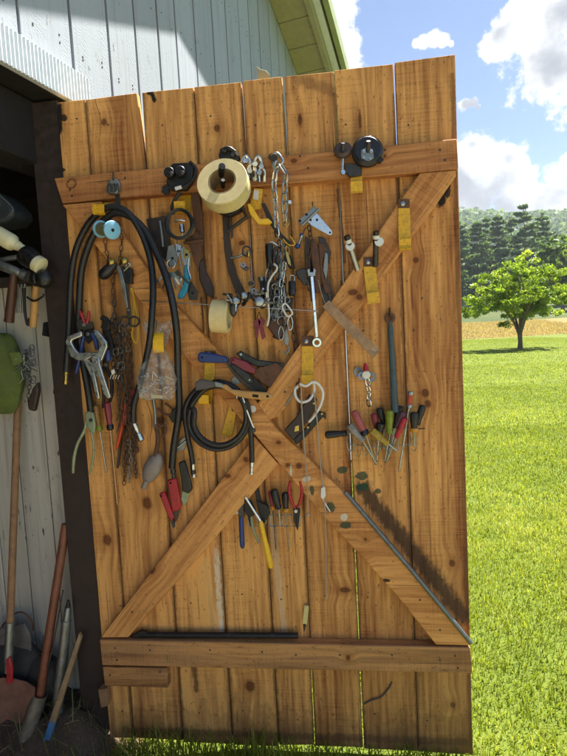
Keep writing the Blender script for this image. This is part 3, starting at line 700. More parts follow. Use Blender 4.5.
BR_K = kx([(248, 457, 3.5, 3.5), (230, 473, 5, 3), (155.5, 565, 6, 6), (353, 293, 6, 4), (359, 298, 4, 4), (300, 463, 4, 4), (289, 462, 3, 3), (137, 276, 3, 2.5), (133, 271, 2.5, 2.5), (280, 440, 4, 3), (365, 535, 2, 2), (362, 556, 3, 2.5), (113, 225, 2, 2)])
BR_G = kx([(331, 503, 6, 6), (346, 521, 8, 4), (313, 487, 2.5, 6)]); BR_W = kx([(307, 476, 5, 3.5), (344, 513, 4, 4), (292, 468, 1.5, 6)])
bracem = wood('brace_wood', '#e0a25e', '#965a2e', BR_K, kx([(385, 575, 5, 2)]), BR_G, BR_W, False, (), tonevar=.2, dirt=.25)
RL_K = kx([(295, 165, 4, 3), (205, 663, 3, 2.5), (222, 661, 3.5, 2.5), (348, 650, 3, 4), (384, 160, 2, 2), (120, 660, 3, 2)])
railm = wood('rail_wood', '#cc9056', '#854f2d', RL_K, (), (), (), False, (), tonevar=.15, dirt=.4)
lowm = wood('weathered_rail_wood', '#c68f56', '#764e2e', RL_K, (), (), (), False, (), tonevar=.15, dirt=.5, grey=.12)
door = thing('barn_door', 'weathered orange plank barn door with X braces, hung with tools', 'door', (0, 0, 0))
door['_o'] = [0., 0., 0.]
def woodpoly(mb, P, th, along, seed, tone):
    a = nrm(along); b = nrm(np.cross(a, (0, 1, 0))); Q = [p+V((0, th, 0)) for p in P]; n = len(P)
    fs = [tuple(range(n)), tuple(range(2*n-1, n-1, -1))]+[(i, n+i, n+(i+1) % n, (i+1) % n) for i in range(n)]
    mb.add(P+Q, fs, [(np.dot(p, a)+seed*3.1, np.dot(p, b)+seed*1.7, p[1]+seed) for p in P+Q], tone)
SE = [(57, 110), (85.4, 134), (141.9, 183.5), (194, 233), (242.6, 279), (284.2, 315), (334.3, 364), (394.8, 418.7), (455, 473)]
GP_ = [None, ((90, .5), (740, .5)), ((94, 5.2), (130, 2.6), (166, .5), (740, .5)), ((90, .5), (740, .6)), ((76, 1.6), (140, 1), (200, .3), (740, .5)), ((70, 2.6), (140, 1.1), (162, .35), (640, .35), (680, .8), (740, 1.0)), ((65, .4), (235, .35), (265, .5), (430, .4), (520, .5), (600, .6), (740, 1.0)), ((60, 1.8), (140, 1.2), (185, .4), (740, .4)), None]
TN = [.72, .50, .74, .54, .60, .46, .52, .40]
TX = [(SE[i][0], SE[i+1][0]) for i in range(8)]; BX = [(SE[i][1], SE[i+1][1]) for i in range(8)]
mb = MB()
def ty(x): return 103-.1181*(x-57)
def by(x): return 738+.0413*(x-110)
for i in range(8):
    j = random.uniform(-1.2, 1.2); k = random.uniform(-2, 2)
    def edge(e, gap):
        (xt, xb) = SE[e]; y0, y1 = ty(xt)+j+random.uniform(-.7, .7), by(xb)+k+random.uniform(-1, 1); out = []
        for t_ in np.linspace(0, 1, 26):
            y = y0+(y1-y0)*t_; x = xt+(xb-xt)*t_
            if gap and GP_[e]: x -= np.interp(y, [q[0] for q in GP_[e]], [q[1] for q in GP_[e]])
            elif not gap: x += .12
            out.append(D(x+random.uniform(-.15, .15), y))
        return out
    L = edge(i, False); Rr = edge(i+1, True)
    woodpoly(mb, L+Rr[::-1], .021+.002*(i % 2), (0, 0, 1), i*2.37+.4, TN[i]+.1)
mb.build('plank_panel', plankm, door, bevel=.0015)
OR = .038
def rail(name, pts, mat, seed, tone=.5, o=OR, th=.0378):
    P = pd(pts, o); mb = MB(); woodpoly(mb, P, th, P[1]-P[0], seed, tone); return mb.build(name, mat, door, bevel=.003)
rail('rail', [(54, 178), (457, 138.5), (458.5, 169), (62, 203)], railm, 1.3, .4)
rail('rail', [(99.5, 640), (470.5, 648), (472.5, 673.5), (102, 665.5)], lowm, 4.4, .5, o=.042, th=.0418)
rail('patch_board', [(102.5, 667), (167, 668.5), (168, 688), (104.5, 686)], lowm, 7.7, .45, .03, .0298)
rail('brace', [(62, 204.5), (101, 201.3), (163, 292), (219, 352), (276, 428), (345, 494), (410, 568), (470, 642), (470, 645.5), (436, 645), (397, 596), (358, 553), (323, 516), (255, 435), (185, 357), (104, 256)], bracem, 2.2, .52)
rail('brace', [(100.5, 638), (245, 449), (254, 436.5), (278, 464), (200, 556), (128, 637.5)], bracem, 9.1, .6, OR-.0015, .0363)
rail('brace', [(257, 404), (280, 372), (332, 300), (398, 203), (420, 172.8), (456, 170), (456, 176), (436, 205), (364, 303), (344, 329), (279, 416), (270, 420)], bracem, 5.5, .45, OR-.0015, .0363)
mb = MB()
mb.tube(pd([(345, 492, .041), (410, 568.5, .041), (471, 643, .041)]), .0075, 8)
mb.build('metal_edge_strip', M('grey_flat_bar', '#6f7274', .45, .8, .2, 60, .1, '#4a3c32', .35), door)
mb = MB()
for x, y in ((70, 190), (72, 196), (125, 178), (218, 172), (300, 156), (308, 168), (385, 150), (440, 150), (445, 160), (115, 648), (117, 660), (150, 650), (210, 650), (262, 652), (296, 655), (340, 655), (392, 655), (440, 660), (455, 656), (458, 668), (110, 675), (160, 672), (132, 612), (300, 440), (310, 452), (420, 600), (440, 630), (152, 573), (285, 392), (405, 190), (118, 235)):
    c = D(x, y, OR+.0004 if y < 640 or y > 690 else .0425); mb.lathe([(0, .0035), (.0012, .003), (.0016, .0012)], c, (0, -1, 0), 8)
for i in range(8):
    for yy in (300, 330, 120, 715, 600):
        x = TX[i][0]+(BX[i][0]-TX[i][0])*((yy-90)/650)+random.uniform(8, 22); mb.lathe([(0, .003), (.001, .0025), (.0014, .001)], D(x, yy+random.uniform(-6, 6), .0004), (0, -1, 0), 8)
mb.build('nail_heads', iron, door)
# ------------------------------------------------------------------ hung tools: helpers
def at(x, y, o=.03): return D(x, y, o)
GH = 'yellow strap hooks screwed to the door'
def hook(label, x, y0, y1, w=11, plate=(0, 0), tip=True, o0=.002, x1=None, out=.035, pal=yellowp):
    """strap hook: dark plate, yellow strap running down, lip curling out"""
    x1 = x if x1 is None else x1
    t = thing('strap_hook', label, 'hook', at(x, y0, o0), GH)
    h = w*PX/2
    a, b = D(x, y0, o0), D(x1, y1, o0); L = np.linalg.norm(b-a); dn = (b-a)/L; sd = nrm(np.cross(dn, (0, 1, 0)))
    path = [a+V((0, -.002, 0)), a+dn*L*.55+V((0, -.004, 0)), a+dn*L*.88+V((0, -.012, 0)), b+V((0, -.022, 0))]
    if tip: path += [b+dn*-.002+V((0, -out, 0)), b-dn*.03+V((0, -out-.006, 0))]
    path = spl(path, 5); vs = []; n = len(path)
    for i, p in enumerate(path):
        tt = nrm(path[min(i+1, n-1)]-path[max(i-1, 0)]); nn = nrm(np.cross(tt, sd))
        k = h*(1 if i > 1 or plate == (0, 0) else .95)
        vs += [p-sd*k-nn*.0014, p+sd*k-nn*.0014, p+sd*k+nn*.0014, p-sd*k+nn*.0014]
    fs = [(4*i+k, 4*i+(k+1) % 4, 4*i+4+(k+1) % 4, 4*i+4+k) for i in range(n-1) for k in range(4)]+[(3, 2, 1, 0), (4*n-4, 4*n-3, 4*n-2, 4*n-1)]
    MB().add(vs, fs).build('strap', pal, t, smooth=50)
    if plate != (0, 0):
        y2, y3 = plate
        pl('plate', rust, [(x-w*.52, y2), (x+w*.52, y2), (x+w*.52, y3), (x-w*.52, y3)], o0, .0035, t)
        MB().lathe([(0, .0075), (.002, .007), (.004, .003)], D(x-w*.12, (y2+y3)/2, o0+.0035), (0, -1, 0), 12).build('screw', steel, t)
    return t
def screwdriver(label, a, b, c, hm, rh=3.4, ferr=None, group='screwdrivers on the rack', o=.03, o2=.02, flat=True, name='screwdriver', rs=1.0, shank_m=None, tipm=None):
    """a = butt of handle, b = where the shank starts, c = tip"""
    t = thing(name, label, 'screwdriver', at(*a, o), group); r = rh*PX
    lz('handle', hm, (*a, o), (*b, o), [(0, r*.55), (.04, r*.88), (.12, r), (.45, r*.98), (.7, r*.78), (.84, r*.82), (.93, r*.9), (1, r*.6)], t, 10, smooth=28)
    if tipm: lz('end_cap', tipm, (*a, o), (a[0]+(b[0]-a[0])*.22, a[1]+(b[1]-a[1])*.22, o), [(0, r*.6), (.1, r*.95), (.5, r*1.05), (1, r*1.03)], t, 10)
    if ferr: lz('collar', ferr, (a[0]+(b[0]-a[0])*.8, a[1]+(b[1]-a[1])*.8, o), (*b, o), [(0, r*.9), (.2, r*1.02), (.8, r*1.02), (1, r*.7)], t, 12)
    A, C = D(*b, o), D(*c, o2); L = np.linalg.norm(C-A)
    q = [(0, .0032*rs), (L*.9, .0030*rs), (L*.96, .0034*rs), (L, .0014*rs)]
    MB().lathe(q, A, C-A, 10).build('shank', shank_m or steel, t); return t
def carab(mb, pts, o, r=.0022, closed=True): mb.tube(spl(pd(pts, o), 6, closed), r, 7, closed=closed); return mb
def plier(name, label, cat, grips, gm, jaws, jm, piv, o=.03, group=None, gr=.0055, inner=None):
    t = thing(name, label, cat, at(*piv, o), group)
    for g in grips: tb('handle', gm, [(*q, o) for q in g], [gr*.85, gr, gr, gr*.7], t)
    for k, j in enumerate(jaws): pl('jaw', jm, j, o-.005+.002*k, .008, t, bevel=.0015)
    cy('pivot', steel, (*piv, o+.004), .006, .004, t)
    if inner:
        for g in inner: tb('lever', jm, [(*q, o) for q in g], .0025, t, n=6)
    return t

# ------------------------------------------------------------------ top rail
t = thing('pulley_block', 'small grey cast pulley block nailed on the left of the top rail', 'pulley', at(113, 187, .04))
pl('body', galv, [(108, 181), (111, 178), (116, 178), (119, 182), (119, 190), (116, 194), (108, 194), (105, 190)], .039, .018, t, bevel=.004)
for x in (109.5, 113.5, 117): tb('sheave', iron, [(x-1.5, 192, .06), (x-1.5, 186, .062), (x+.5, 183.5, .06), (x+1.5, 187, .06), (x+1.5, 192, .058)], .002, t, n=6)
tb('nail', iron, [(113, 172, .04), (113, 180, .062)], .0018, t)
pl('strap', iron, [(115, 194), (120, 194), (120, 208), (115, 208)], .035, .004, t)
t = MB().tube(spl(pd([(67, 184, .04), (71, 179, .044), (76, 182, .042), (74, 187, .044), (69, 188, .04)]), 6, True), .0015, 6, closed=True).build('wire_ring', rust)
tag(t, 'thin rusty wire ring at the left end of the top rail', 'ring')

t = thing('belt_clamp', 'black clamp with two round knobs and a belt loop on the top rail', 'clamp', at(178, 178, .04))
pl('body', castiron, [(168, 168), (172, 163), (188, 162), (193, 167), (192, 182), (186, 190), (170, 190), (166, 182)], .039, .022, t, bevel=.005)
for x, y in ((171, 174), (182, 173)):
    k = cy('knob', castiron, (x, y, .058), .0165, .022, t); MB().lathe([(0, .008), (.004, .007), (.006, .003)], D(x, y, .08), (0, -1, 0), 12).build('knob_bolt', iron, k, origin=None)
tb('belt', blackleather, [(190, 162, .05), (196, 170, .055), (193, 180, .06), (184, 187, .063), (174, 189, .06), (166, 187, .058), (163, 193, .055)], .0055, t, n=8)
pl('tail', blackpl, [(162, 186), (168, 184), (169, 193), (165, 195), (162, 192)], .05, .012, t)
pl('tag', whitepl, [(174.5, 187), (181, 185.2), (182, 188.6), (175.5, 190.5)], .068, .002, t, bevel=.0004)
hook('yellow hook under the black belt clamp, holding the wire coil', 186, 193, 216, 11, o0=.003, out=.06)

t = thing('masking_tape_roll', 'wide roll of cream masking tape hung flat to the viewer on the top rail', 'tape roll', at(222, 183, .06))
ax = nrm((-.02, -math.cos(math.radians(19)), math.sin(math.radians(19)))); c0 = D(222, 181, .125)-ax*.05
MB().ring(c0, ax, .0415, .077, .05, 48).build('tape', tapeside, t, bevel=.0015)
MB().ring(c0+ax*.0502, ax, .0425, .0755, .0012, 48).build('tape_face', tapem, t)
MB().ring(c0-ax*.002, ax, .0375, .0412, .053, 40).build('core', M('card_core', '#7d6848', .85, 0, .15, 60, .1), t)
e = D(232, 206, .10); tb('tape_end', tapem, [(238, 196, .098), (232, 201, .11), (228, 206, .11), (227, 211, .108)], [.006, .005, .002], t, n=6)
t = thing('tape_hook', 'dark iron hook bar through the big masking tape roll', 'hook', at(222, 172, .04))
tb('bar', castiron, [(221, 178, .04), (221, 174, .09), (222, 166, .135)], .010, t); tb('hook_arm', castiron, [(222, 180, .045), (223, 187, .1), (223, 180, .128)], .006, t)
t = thing('toggle_clamp', 'dark toggle clamp on the rail above the masking tape roll', 'clamp', at(228, 152, .04))
pl('base', castiron, [(218, 155), (220, 149), (233, 148), (240, 157), (238, 161), (220, 160)], .039, .016, t, bevel=.004)
tb('lever', castiron, [(221, 151, .058), (228, 148, .066), (235, 152, .062)], .006, t); tb('arm', steel, [(231, 148, .06), (238, 156, .062)], .004, t)
for q in ((225, 151), (233, 155)): cy('bolt', iron, (*q, .06), .006, .008, t)

# dark curved pry bar and arm under the tape
t = thing('draw_knife', 'long dark curved iron scraper hanging below the masking tape roll', 'scraper', at(227, 215, .03))
pl('head', castiron, [(212, 203), (243, 203), (240, 211), (230, 216), (220, 214), (214, 209)], .02, .03, t, bevel=.004)
pl('blade', leather, [(222, 213), (228, 213), (229, 232), (232, 258), (237, 276), (245, 292), (243, 299), (234, 288), (228, 272), (224, 250)], .008, .008, t)
tb('brace_arm', iron, [(228, 231, .02), (236, 225, .028), (248, 216, .03)], .0055, t); tb('brace_arm', iron, [(247, 218, .03), (243, 209, .034), (240, 203, .04)], .005, t)
pl('spike', iron, [(228.5, 215), (231.5, 215), (233, 236), (231, 239)], .02, .006, t)

t = thing('u_bolt_bundle', 'cluster of zinc U bolts and nuts at the right of the masking tape', 'bolts', at(250, 168, .04))
mb = MB()
for x, y, s in ((246, 166, 1.3), (252, 173, 1.2), (258, 165, 1.1), (262, 176, .9)):
    carab(mb, [(x-3*s, y+6, .052), (x-3*s, y-4, .056), (x, y-8*s, .06), (x+3*s, y-4, .056), (x+3*s, y+6, .052)], .05, .0045, False)
mb.build('u_bolt', zinc, t)
for x, y, d in ((250, 171, .07), (255, 164, .065), (259, 173, .06), (245, 162, .065), (262, 167, .06), (256, 180, .058)): MB().lathe([(0, .0085), (.009, .0085)], D(x, y, d), nrm((random.uniform(-.4, .4), -1, random.uniform(-.3, .3))), 6).build('nut', random.choice((zinc, steel, iron)), t, bevel=.001)
pl('washer_plate', iron, [(243, 172), (262, 176), (262, 181), (244, 178)], .045, .006, t)

# yellow bent bracket and strap
t = thing('bent_bracket', 'bright yellow bent steel bracket with a black webbing strap', 'bracket', at(258, 200, .04))
pl('upper_leg', yellowp, [(250, 205), (254, 188), (263, 189), (261, 209), (248, 211)], .035, .004, t)
pl('side_plate', yellow2, [(247, 204), (250, 203), (260, 219), (268, 218), (272, 222), (269, 224), (258, 224), (250, 214)], .05, .02, t, bevel=.002)
pl('price_sticker', whitepl, [(254, 190), (259, 190.5), (258, 200), (253, 199)], .0392, .0008, t, bevel=0)
pl('strap', blackleather, [(261, 203), (265, 203), (273, 220), (282, 234), (292, 243), (288, 245), (278, 236), (268, 222)], .052, .004, t)
tb('strap_edge', yellow2, [(283, 239, .058), (289, 245, .058), (295, 244, .058), (290, 236, .058)], .0016, t, n=6)

# ------------------------------------------------------------------ silver chains by the rail
t = thing('bright_chain', 'bright steel chain doubled over the rail hook by the tape roll', 'chain', at(277, 160, .06))
MB().tube(spl(pd([(274, 168, .075), (273, 158, .08), (277, 153, .082), (283, 161, .08), (279, 166, .08)]), 5, True), .004, 8, closed=True).build('end_link', zinc, t)
mb = MB().chain(pd([(277, 162, .08), (274, 185, .07), (276, 210, .06), (277, 236, .055)]), .0165, .0082, .0031); mb.build('chain_links', zinc, t)
mb = MB().chain(pd([(280, 165, .085), (286, 172, .078), (284, 200, .07), (285, 222, .062)]), .0165, .0082, .0031); mb.build('chain_links', steel, t)
MB().tube(spl(pd([(283, 222, .07), (287, 219, .07), (289, 223, .07), (286, 227, .07)]), 6, True), .0022, 8, closed=True).build('brass_ring', brass, t)
tb('peg', castiron, [(272, 157, .03), (274, 158, .09)], .011, t)
cy('nut', zinc, (288, 203, .08), .007, .012, t, axis=(.6, -.8, 0), n=6)

t = thing('dark_file_handle', 'stubby black grip hanging left of the chain cluster', 'handle', at(269, 250, .05))
lz('grip', blackpl, (269, 244, .05), (270, 270, .05), [(0, .008), (.04, .012), (.3, .013), (.9, .011), (1, .006)], t)
tb('loop', zinc, [(267, 245, .05), (272, 242, .055), (278, 246, .052)], .003, t)
t = thing('chain_cluster', 'heavy tangle of grey chains hanging on a nail in the middle', 'chain', at(278, 240, .05))
for k, (x0, x1, y0, y1, mt_) in enumerate(((275, 277, 243, 312, steel), (279, 281, 240, 322, iron), (283, 284, 238, 318, steel), (287, 285, 245, 300, iron), (281, 277, 262, 330, zinc), (272, 272, 268, 322, iron), (280, 274, 255, 318, galv), (276, 283, 248, 326, iron), (285, 280, 262, 312, zinc), (270, 270, 262, 305, iron))):
    MB().chain(pd([(x0, y0, .036+.005*k), ((x0+x1)/2+random.uniform(-2, 2), (y0+y1)/2, .045+.004*k), (x1, y1, .036+.005*k)]), .0135, .0066, .0022, 6, .0012).build('chain_links', mt_, t)
for x, y, r_ in ((272, 318, 4), (282, 321, 4.5), (277, 300, 3.5), (287, 300, 3), (275, 287, 3)):
    MB().tube([D(x+r_*math.cos(a), y+r_*math.sin(a), .085+.004*math.sin(2*a)) for a in np.linspace(0, 2*math.pi, 17)[:-1]], .0016, 6, closed=True).build('split_ring', steel, t)
t = tb('cable_loop', M('white_cable', '#c9c4b8', .5, 0, .1, 100, .1, '#8c8478', .2), [(274, 264, .085), (277, 267, .09), (276, 271, .09), (272, 276, .092), (268, 285, .094), (268, 300, .095), (269, 316, .094), (267, 326, .092)], .0034)
tag(t, 'white cable loop hanging in front of the chain cluster', 'cable')
t = thing('snap_carabiner', 'small open white metal snap link at the foot of the chain cluster', 'carabiner', at(287, 312, .1))
MB().tube(spl(pd([(283, 305, .1), (286, 304, .1), (292, 312, .1), (291, 315, .1), (287, 316, .1), (283, 309, .1)]), 6, True), .0026, 8, closed=True).build('link', whitepl, t)
tb('hanger', zinc, [(285, 304, .1), (285, 296, .098), (284, 288, .09)], .0016, t)
t = thing('plumb_bob', 'dark pointed wedge hanging below the chain cluster', 'plumb bob', at(277, 325, .05))
pl('point', darkhandle, [(266, 325), (271, 318), (282, 318), (287, 327), (279, 340), (276, 339)], .05, .02, t, bevel=.004)
tb('cap', steel, [(277, 318, .062), (277, 312, .062)], .005, t)
t = thing('brass_clip', 'brass snap hook on the right strand of the chain cluster', 'clip', at(287, 256, .09))
pl('body', brass, [(285, 250), (288, 252), (290, 259), (291, 266), (288, 264), (286, 257)], .085, .006, t); tb('eye', brass, [(286, 252, .09), (285, 248, .09), (288, 247, .09), (289, 251, .09)], .002, t)
t = thing('black_cylinder_lock', 'black barrel shaped lock at the right of the chain cluster', 'padlock', at(292, 288, .06))
lz('barrel', blackpl, (292, 281, .07), (292, 296, .07), [(0, .009), (.08, .0115), (.9, .0115), (1, .008)], t); tb('shackle', steel, [(290, 282, .07), (290, 276, .07), (294, 276, .07), (294, 282, .07)], .0025, t)
t = MB().chain(pd([(289, 300, .03), (293, 325, .025), (295, 345, .024), (298, 375, .024), (298, 391, .045)]), .0155, .0075, .0021).build('rust_chain', rustchain)
tag(t, 'thin rusty brown chain hanging down to the pale hook rings', 'chain')
t = thing('swivel_snap', 'grey swivel snap hook hanging right below the chain cluster', 'snap hook', at(286, 335, .05))
pl('body', galv, [(283, 330), (287, 328), (289, 340), (288, 346), (284, 344)], .045, .009, t, bevel=.002); tb('hook', galv, [(286, 343, .05), (289, 349, .05), (286, 354, .05), (284, 350, .05)], .0026, t); tb('eye', galv, [(284, 330, .05), (283, 325, .05), (287, 324, .05), (287, 329, .05)], .0024, t)
GK = 'dark red keys on the rod'
for lab, pts in (('dark red flat key hanging straight below the rod', [(253, 322), (258, 318), (261, 322), (259, 327), (258, 338), (255, 338), (255, 327)]), ('dark red flat key swung to the right below the rod', [(258, 320), (262, 317), (265, 321), (263, 326), (266, 337), (262, 340), (259, 327)])):
    t = thing('key', lab, 'key', at(258, 322, .06), GK); pl('key_plate', darkred, pts, .05+.006*(lab[14] == 's'), .003, t, bevel=.0006); tb('key_ring', iron, [(257, 318, .06), (259, 312, .065), (261, 318, .06)], .0013, t, n=6)

t = thing('grease_gun_clip', 'black spring clips and grey snap links jammed behind the chain cluster', 'clips', at(282, 275, .03))
for x, y, a in ((266, 285, .3), (290, 262, -.3), (289, 305, .2), (270, 300, -.2)):
    A = D(x, y, .04); u = V((math.sin(a), 0, math.cos(a))); MB().obox(A, V((.010, 0, 0)), V((0, .007, 0)), u*.022).build('clip', random.choice((blackpl, castiron)), t, bevel=.003)
for x, y in ((268, 275), (274, 312), (290, 322), (281, 332)): MB().tube(spl(pd([(x-2.5, y, .07), (x, y-6, .072), (x+2.5, y, .07), (x+1.5, y+7, .072), (x-1.5, y+7, .072)]), 5, True), .0022, 7, closed=True).build('snap_link', random.choice((galv, zinc, steel)), t)
# rod with small tape and hardware
t = MB().tube(pd([(142, 300.5, .045), (180, 303, .082), (225, 305.5, .085), (318, 311, .085)]), .0016, 8).build('hanging_rod', steel)
tag(t, 'thin horizontal steel rod across the left of the door', 'rod')
t = thing('small_tape_roll', 'small roll of masking tape threaded on the thin rod', 'tape roll', at(221, 316, .085))
A = nrm(D(230, 306.5, .085)-D(213, 305.5, .085)); c = D(221, 316.5, .075)
MB().ring(c-A*.0265, A, .038, .0505, .053, 40).build('tape', tapem, t, bevel=.0015); MB().ring(c-A*.0275, A, .036, .0378, .055, 36).build('core', tapeside, t)
t = thing('hose_clamp_bunch', 'bunch of grey clamps and wing nuts on the rod beside the small tape', 'clamps', at(245, 300, .08))
mb = MB()
for i in range(9):
    x = 232+i*4.4+random.uniform(-1, 1); y = 300+random.uniform(-6, 6)+(4 if i < 3 else 0); mb.ring(D(x, y, .07+random.uniform(0, .03)), nrm((random.uniform(-1, 1), -.6, random.uniform(-.5, .5))), .006, .0105, .008, 14)
mb.build('clamp', iron, t)
for i in range(12):
    x = 231+random.uniform(0, 36); y = 298+random.uniform(-8, 10); MB().lathe([(0, .006), (.012, .006), (.016, .0035), (.03, .0035)], D(x, y, .085+random.uniform(0, .025)), nrm((random.uniform(-1, 1), random.uniform(-.8, -.1), random.uniform(-1, 1))), 8).build('bolt', random.choice((steel, galv, iron, zinc, castiron)), t)
for x, y, s in ((236, 301, 1), (259, 302, 1.2), (244, 296, .9)): MB().lathe([(0, .008*s), (.003, .012*s), (.012, .012*s), (.016, .007*s)], D(x, y, .1), (.2, -1, .1), 14).build('cap_nut', steel, t)
ell_ = MB().ell(D(233, 309, .1), (.012, .01, .024)); ell_.build('clamp_jaw', iron, t)
t = thing('key_ring_hardware', 'wired up eye bolts and brass bits on a nail left of the chains', 'eye bolts', at(246, 252, .03))
tb('wire', zinc, [(250, 232, .004), (251, 255, .02), (252, 280, .03), (250, 292, .04)], .0009, t, n=5)
tb('eye_bolt', galv, [(231, 258, .03), (240, 256, .035), (246, 252, .035)], .0042, t); carab(MB(), [(243, 254, .04), (244, 247, .04), (250, 248, .04), (249, 256, .04)], .04, .003).build('eye', iron, t)
MB().ell(D(248.5, 253.5, .045), (.006, .005, .012)).build('brass_bit', brass, t)
for x, y in ((243, 266), (246, 269), (251, 284), (254, 291), (256, 296)): MB().ring(D(x, y, .04), nrm((random.uniform(-.5, .5), -1, random.uniform(-1, 1))), .004, .009, .005, 14).build('nut', random.choice((zinc, steel, galv)), t)
tb('hook', zinc, [(250, 278, .03), (254, 284, .035), (250, 290, .035), (255, 297, .035)], .0022, t)

# ------------------------------------------------------------------ hinge and wrench cluster
t = thing('hinge_hardware', 'grey T hinge with a pale triangular leaf, hung tilted on a nail', 'hinge', at(312, 214, .04))
pl('leaf', galv, [(297.5, 221), (314, 206), (318.5, 210.5), (302.5, 226)], .045, .003, t)
pl('triangle_leaf', zinc, [(307, 220.5), (316.5, 212.5), (332, 230.5), (332.5, 234), (329.5, 235.5), (311, 225.5)], .05, .003, t)
tb('knuckle', galv, [(302, 225.5, .052), (319, 209, .052)], .0045, t, smooth=False)
for q in ((310.5, 220), (317, 219.8), (330, 232.6)): cy('screw_hole', blackvoid, (*q, .0531), .0038 if q[0] < 320 else .003, .0006, t, bev=0)
for q in ((300, 221), (306.5, 214.5)): cy('screw_hole', blackvoid, (*q, .0481), .004, .0006, t, bev=0)
tb('nail', iron, [(312.5, 202, .01), (312.5, 206, .055)], .0018, t)
t = thing('hose_fitting', 'small blue ended fitting hanging left of the T hinge', 'fitting', at(299, 240, .04))
lz('barrel', steel, (302, 235, .045), (298, 246, .045), [(0, .006), (.3, .006), (.35, .004), (.6, .004), (1, .006)], t); MB().ell(D(297.5, 246, .045), (.009, .009, .0085)).build('blue_cap', bluepl, t); MB().ell(D(301.5, 235, .045), (.007, .007, .006)).build('blue_nut', bluepl, t)
tb('wire', iron, [(303, 233, .045), (306, 227, .045)], .002, t)
t = thing('locking_plier', 'rust brown locking pliers hanging under the T hinge', 'pliers', at(316, 250, .035))
pl('body', rust, [(309, 240), (314, 238), (318, 248), (320, 268), (321, 292), (315, 293), (313, 270), (310, 252)], .03, .016, t, bevel=.004)
pl('lever', rust, [(318, 242), (325, 243), (326, 252), (322, 262), (325, 278), (330, 293), (325, 294), (320, 276)], .025, .01, t, bevel=.003)
for y in (254, 262): cy('rivet', iron, (315.5, y, .046), .004, .002, t)
t = thing('bar_clamp', 'dark steel clamp with a short jaw left of the rusty pliers', 'clamp', at(305, 275, .03))
pl('jaw', iron, [(295, 271), (303, 268), (312, 270), (311, 280), (305, 286), (298, 278)], .02, .02, t, bevel=.003); pl('bar', iron, [(305, 236), (309, 238), (311, 268), (310, 284), (305, 278)], .022, .008, t)
tb('screw', galv, [(306, 280, .04), (310, 288, .04)], .005, t)
t = thing('old_pliers', 'thin dark old pliers with splayed legs right of the wrench', 'pliers', at(325, 262, .03))
pl('leg', iron, [(323, 256), (327, 254), (326, 270), (331, 290), (333, 306), (329, 301), (323, 276)], .02, .007, t); pl('leg', galv, [(325, 252), (328, 254), (328, 268), (326, 280), (323, 270)], .03, .007, t)
t = thing('combination_wrench', 'long shiny combination wrench hanging below the T hinge', 'wrench', at(312, 278, .05))
pl('shank', chrome, [(310, 276), (313.6, 276), (318.3, 337), (315.2, 338)], .052, .006, t, bevel=.002)
MB().ring(D(317, 342.5, .05), (0, -1, 0), .0075, .0145, .010, 24).build('ring_end', chrome, t, bevel=.001)
pl('open_end', steel, [(308, 276), (307, 270), (309.5, 268), (310, 272), (313, 272), (313.5, 267.5), (316, 270), (315, 276)], .051, .008, t)
t = thing('wood_stick', 'flat weathered stick hanging diagonally from the hinge cluster', 'stick', at(350, 330, .04))
mb = MB(); P = pd([(322, 306.5), (329, 300), (380.5, 350.5), (373.5, 358.5)], .075); mb.prism(P, (0, .014, 0)); mb.build('stick_board', stickwood, t, bevel=.0015)
tb('cord', cordm, [(326, 306, .075), (322, 295, .06), (318, 280, .05)], .0012, t, n=5)

GH2 = 'rusty iron pieces hung under the T hinge'
for lab, pts, mt_, o, th in (('rusty flat iron bar tucked left of the locking pliers', [(306, 246), (311, 244), (313, 270), (316, 300), (311, 302), (307, 274)], rust, .012, .008), ('dark iron jaw piece at the right behind the old pliers', [(318, 236), (325, 238), (331, 252), (329, 264), (322, 258)], iron, .012, .012), ('grey worn iron tongue hanging lowest right of the wrench', [(320, 284), (326, 286), (331, 304), (336, 322), (331, 324), (324, 308)], iron, .014, .006)):
    t = thing('iron_piece', lab, 'iron piece', at(*pts[0], o), GH2); pl('bar', mt_, pts, o, th, t, bevel=.002)
    c = np.mean(pts, 0); cy('rivet', galv, (c[0], c[1], o+th), .004, .002, t)
t = MB().chain(pd([(309, 226, .04), (311, 240, .05), (308, 262, .05), (309, 290, .04)]), .0105, .0056, .0021).build('rust_chain', rustchain); tag(t, 'short rusty chain hanging from the T hinge nail', 'chain')
t = tb('leather_lace', blackleather, [(180, 192, .06), (176, 198, .06), (172, 207, .055), (173, 214, .06)], .0055); tag(t, 'twisted black leather lace between the belt clamp and the wire coil', 'lace')
# ------------------------------------------------------------------ casters and hooks at the upper right
hook('yellow hook partly hidden behind the two dark casters', 356.5, 174, 194, 11, o0=.039, tip=True, out=.02)
t = thing('caster_unit', 'large black caster wheel with a grey mounting plate on the top rail', 'caster', at(367, 154, .05))
cy('wheel', rubber, (367, 154, .045), .046, .03, t, axis=(.05, -1, .12), bev=.3, n=32)
pl('mount_plate', galv, [(361, 150), (366, 147), (373, 149), (374, 158), (369, 162), (361, 160)], .073, .006, t, bevel=.0015)
for q in ((364, 152), (371, 152), (364, 158), (370, 159)): cy('bolt', steel, (*q, .079), .0055, .005, t, n=6)
tb('axle', iron, [(368, 152, .075), (368.5, 141, .095)], .0065, t); pl('fork_tab', castiron, [(378, 154), (384, 159), (380, 163), (374, 160)], .06, .014, t)
t = thing('pulley_unit', 'small brown pulley wheel beside the large black caster', 'caster', at(343, 153, .05))
cy('wheel', M('brown_rubber', '#4c3a33', .6, 0, .2, 60, .1), (343, 153, .045), .0265, .024, t, axis=(-.05, -1, .35), bev=.3)
tb('axle', iron, [(343, 151, .068), (343, 143, .08)], .006, t); cy('washer', iron, (343, 149.5, .069), .012, .003, t, axis=(-.05, -1, .35))
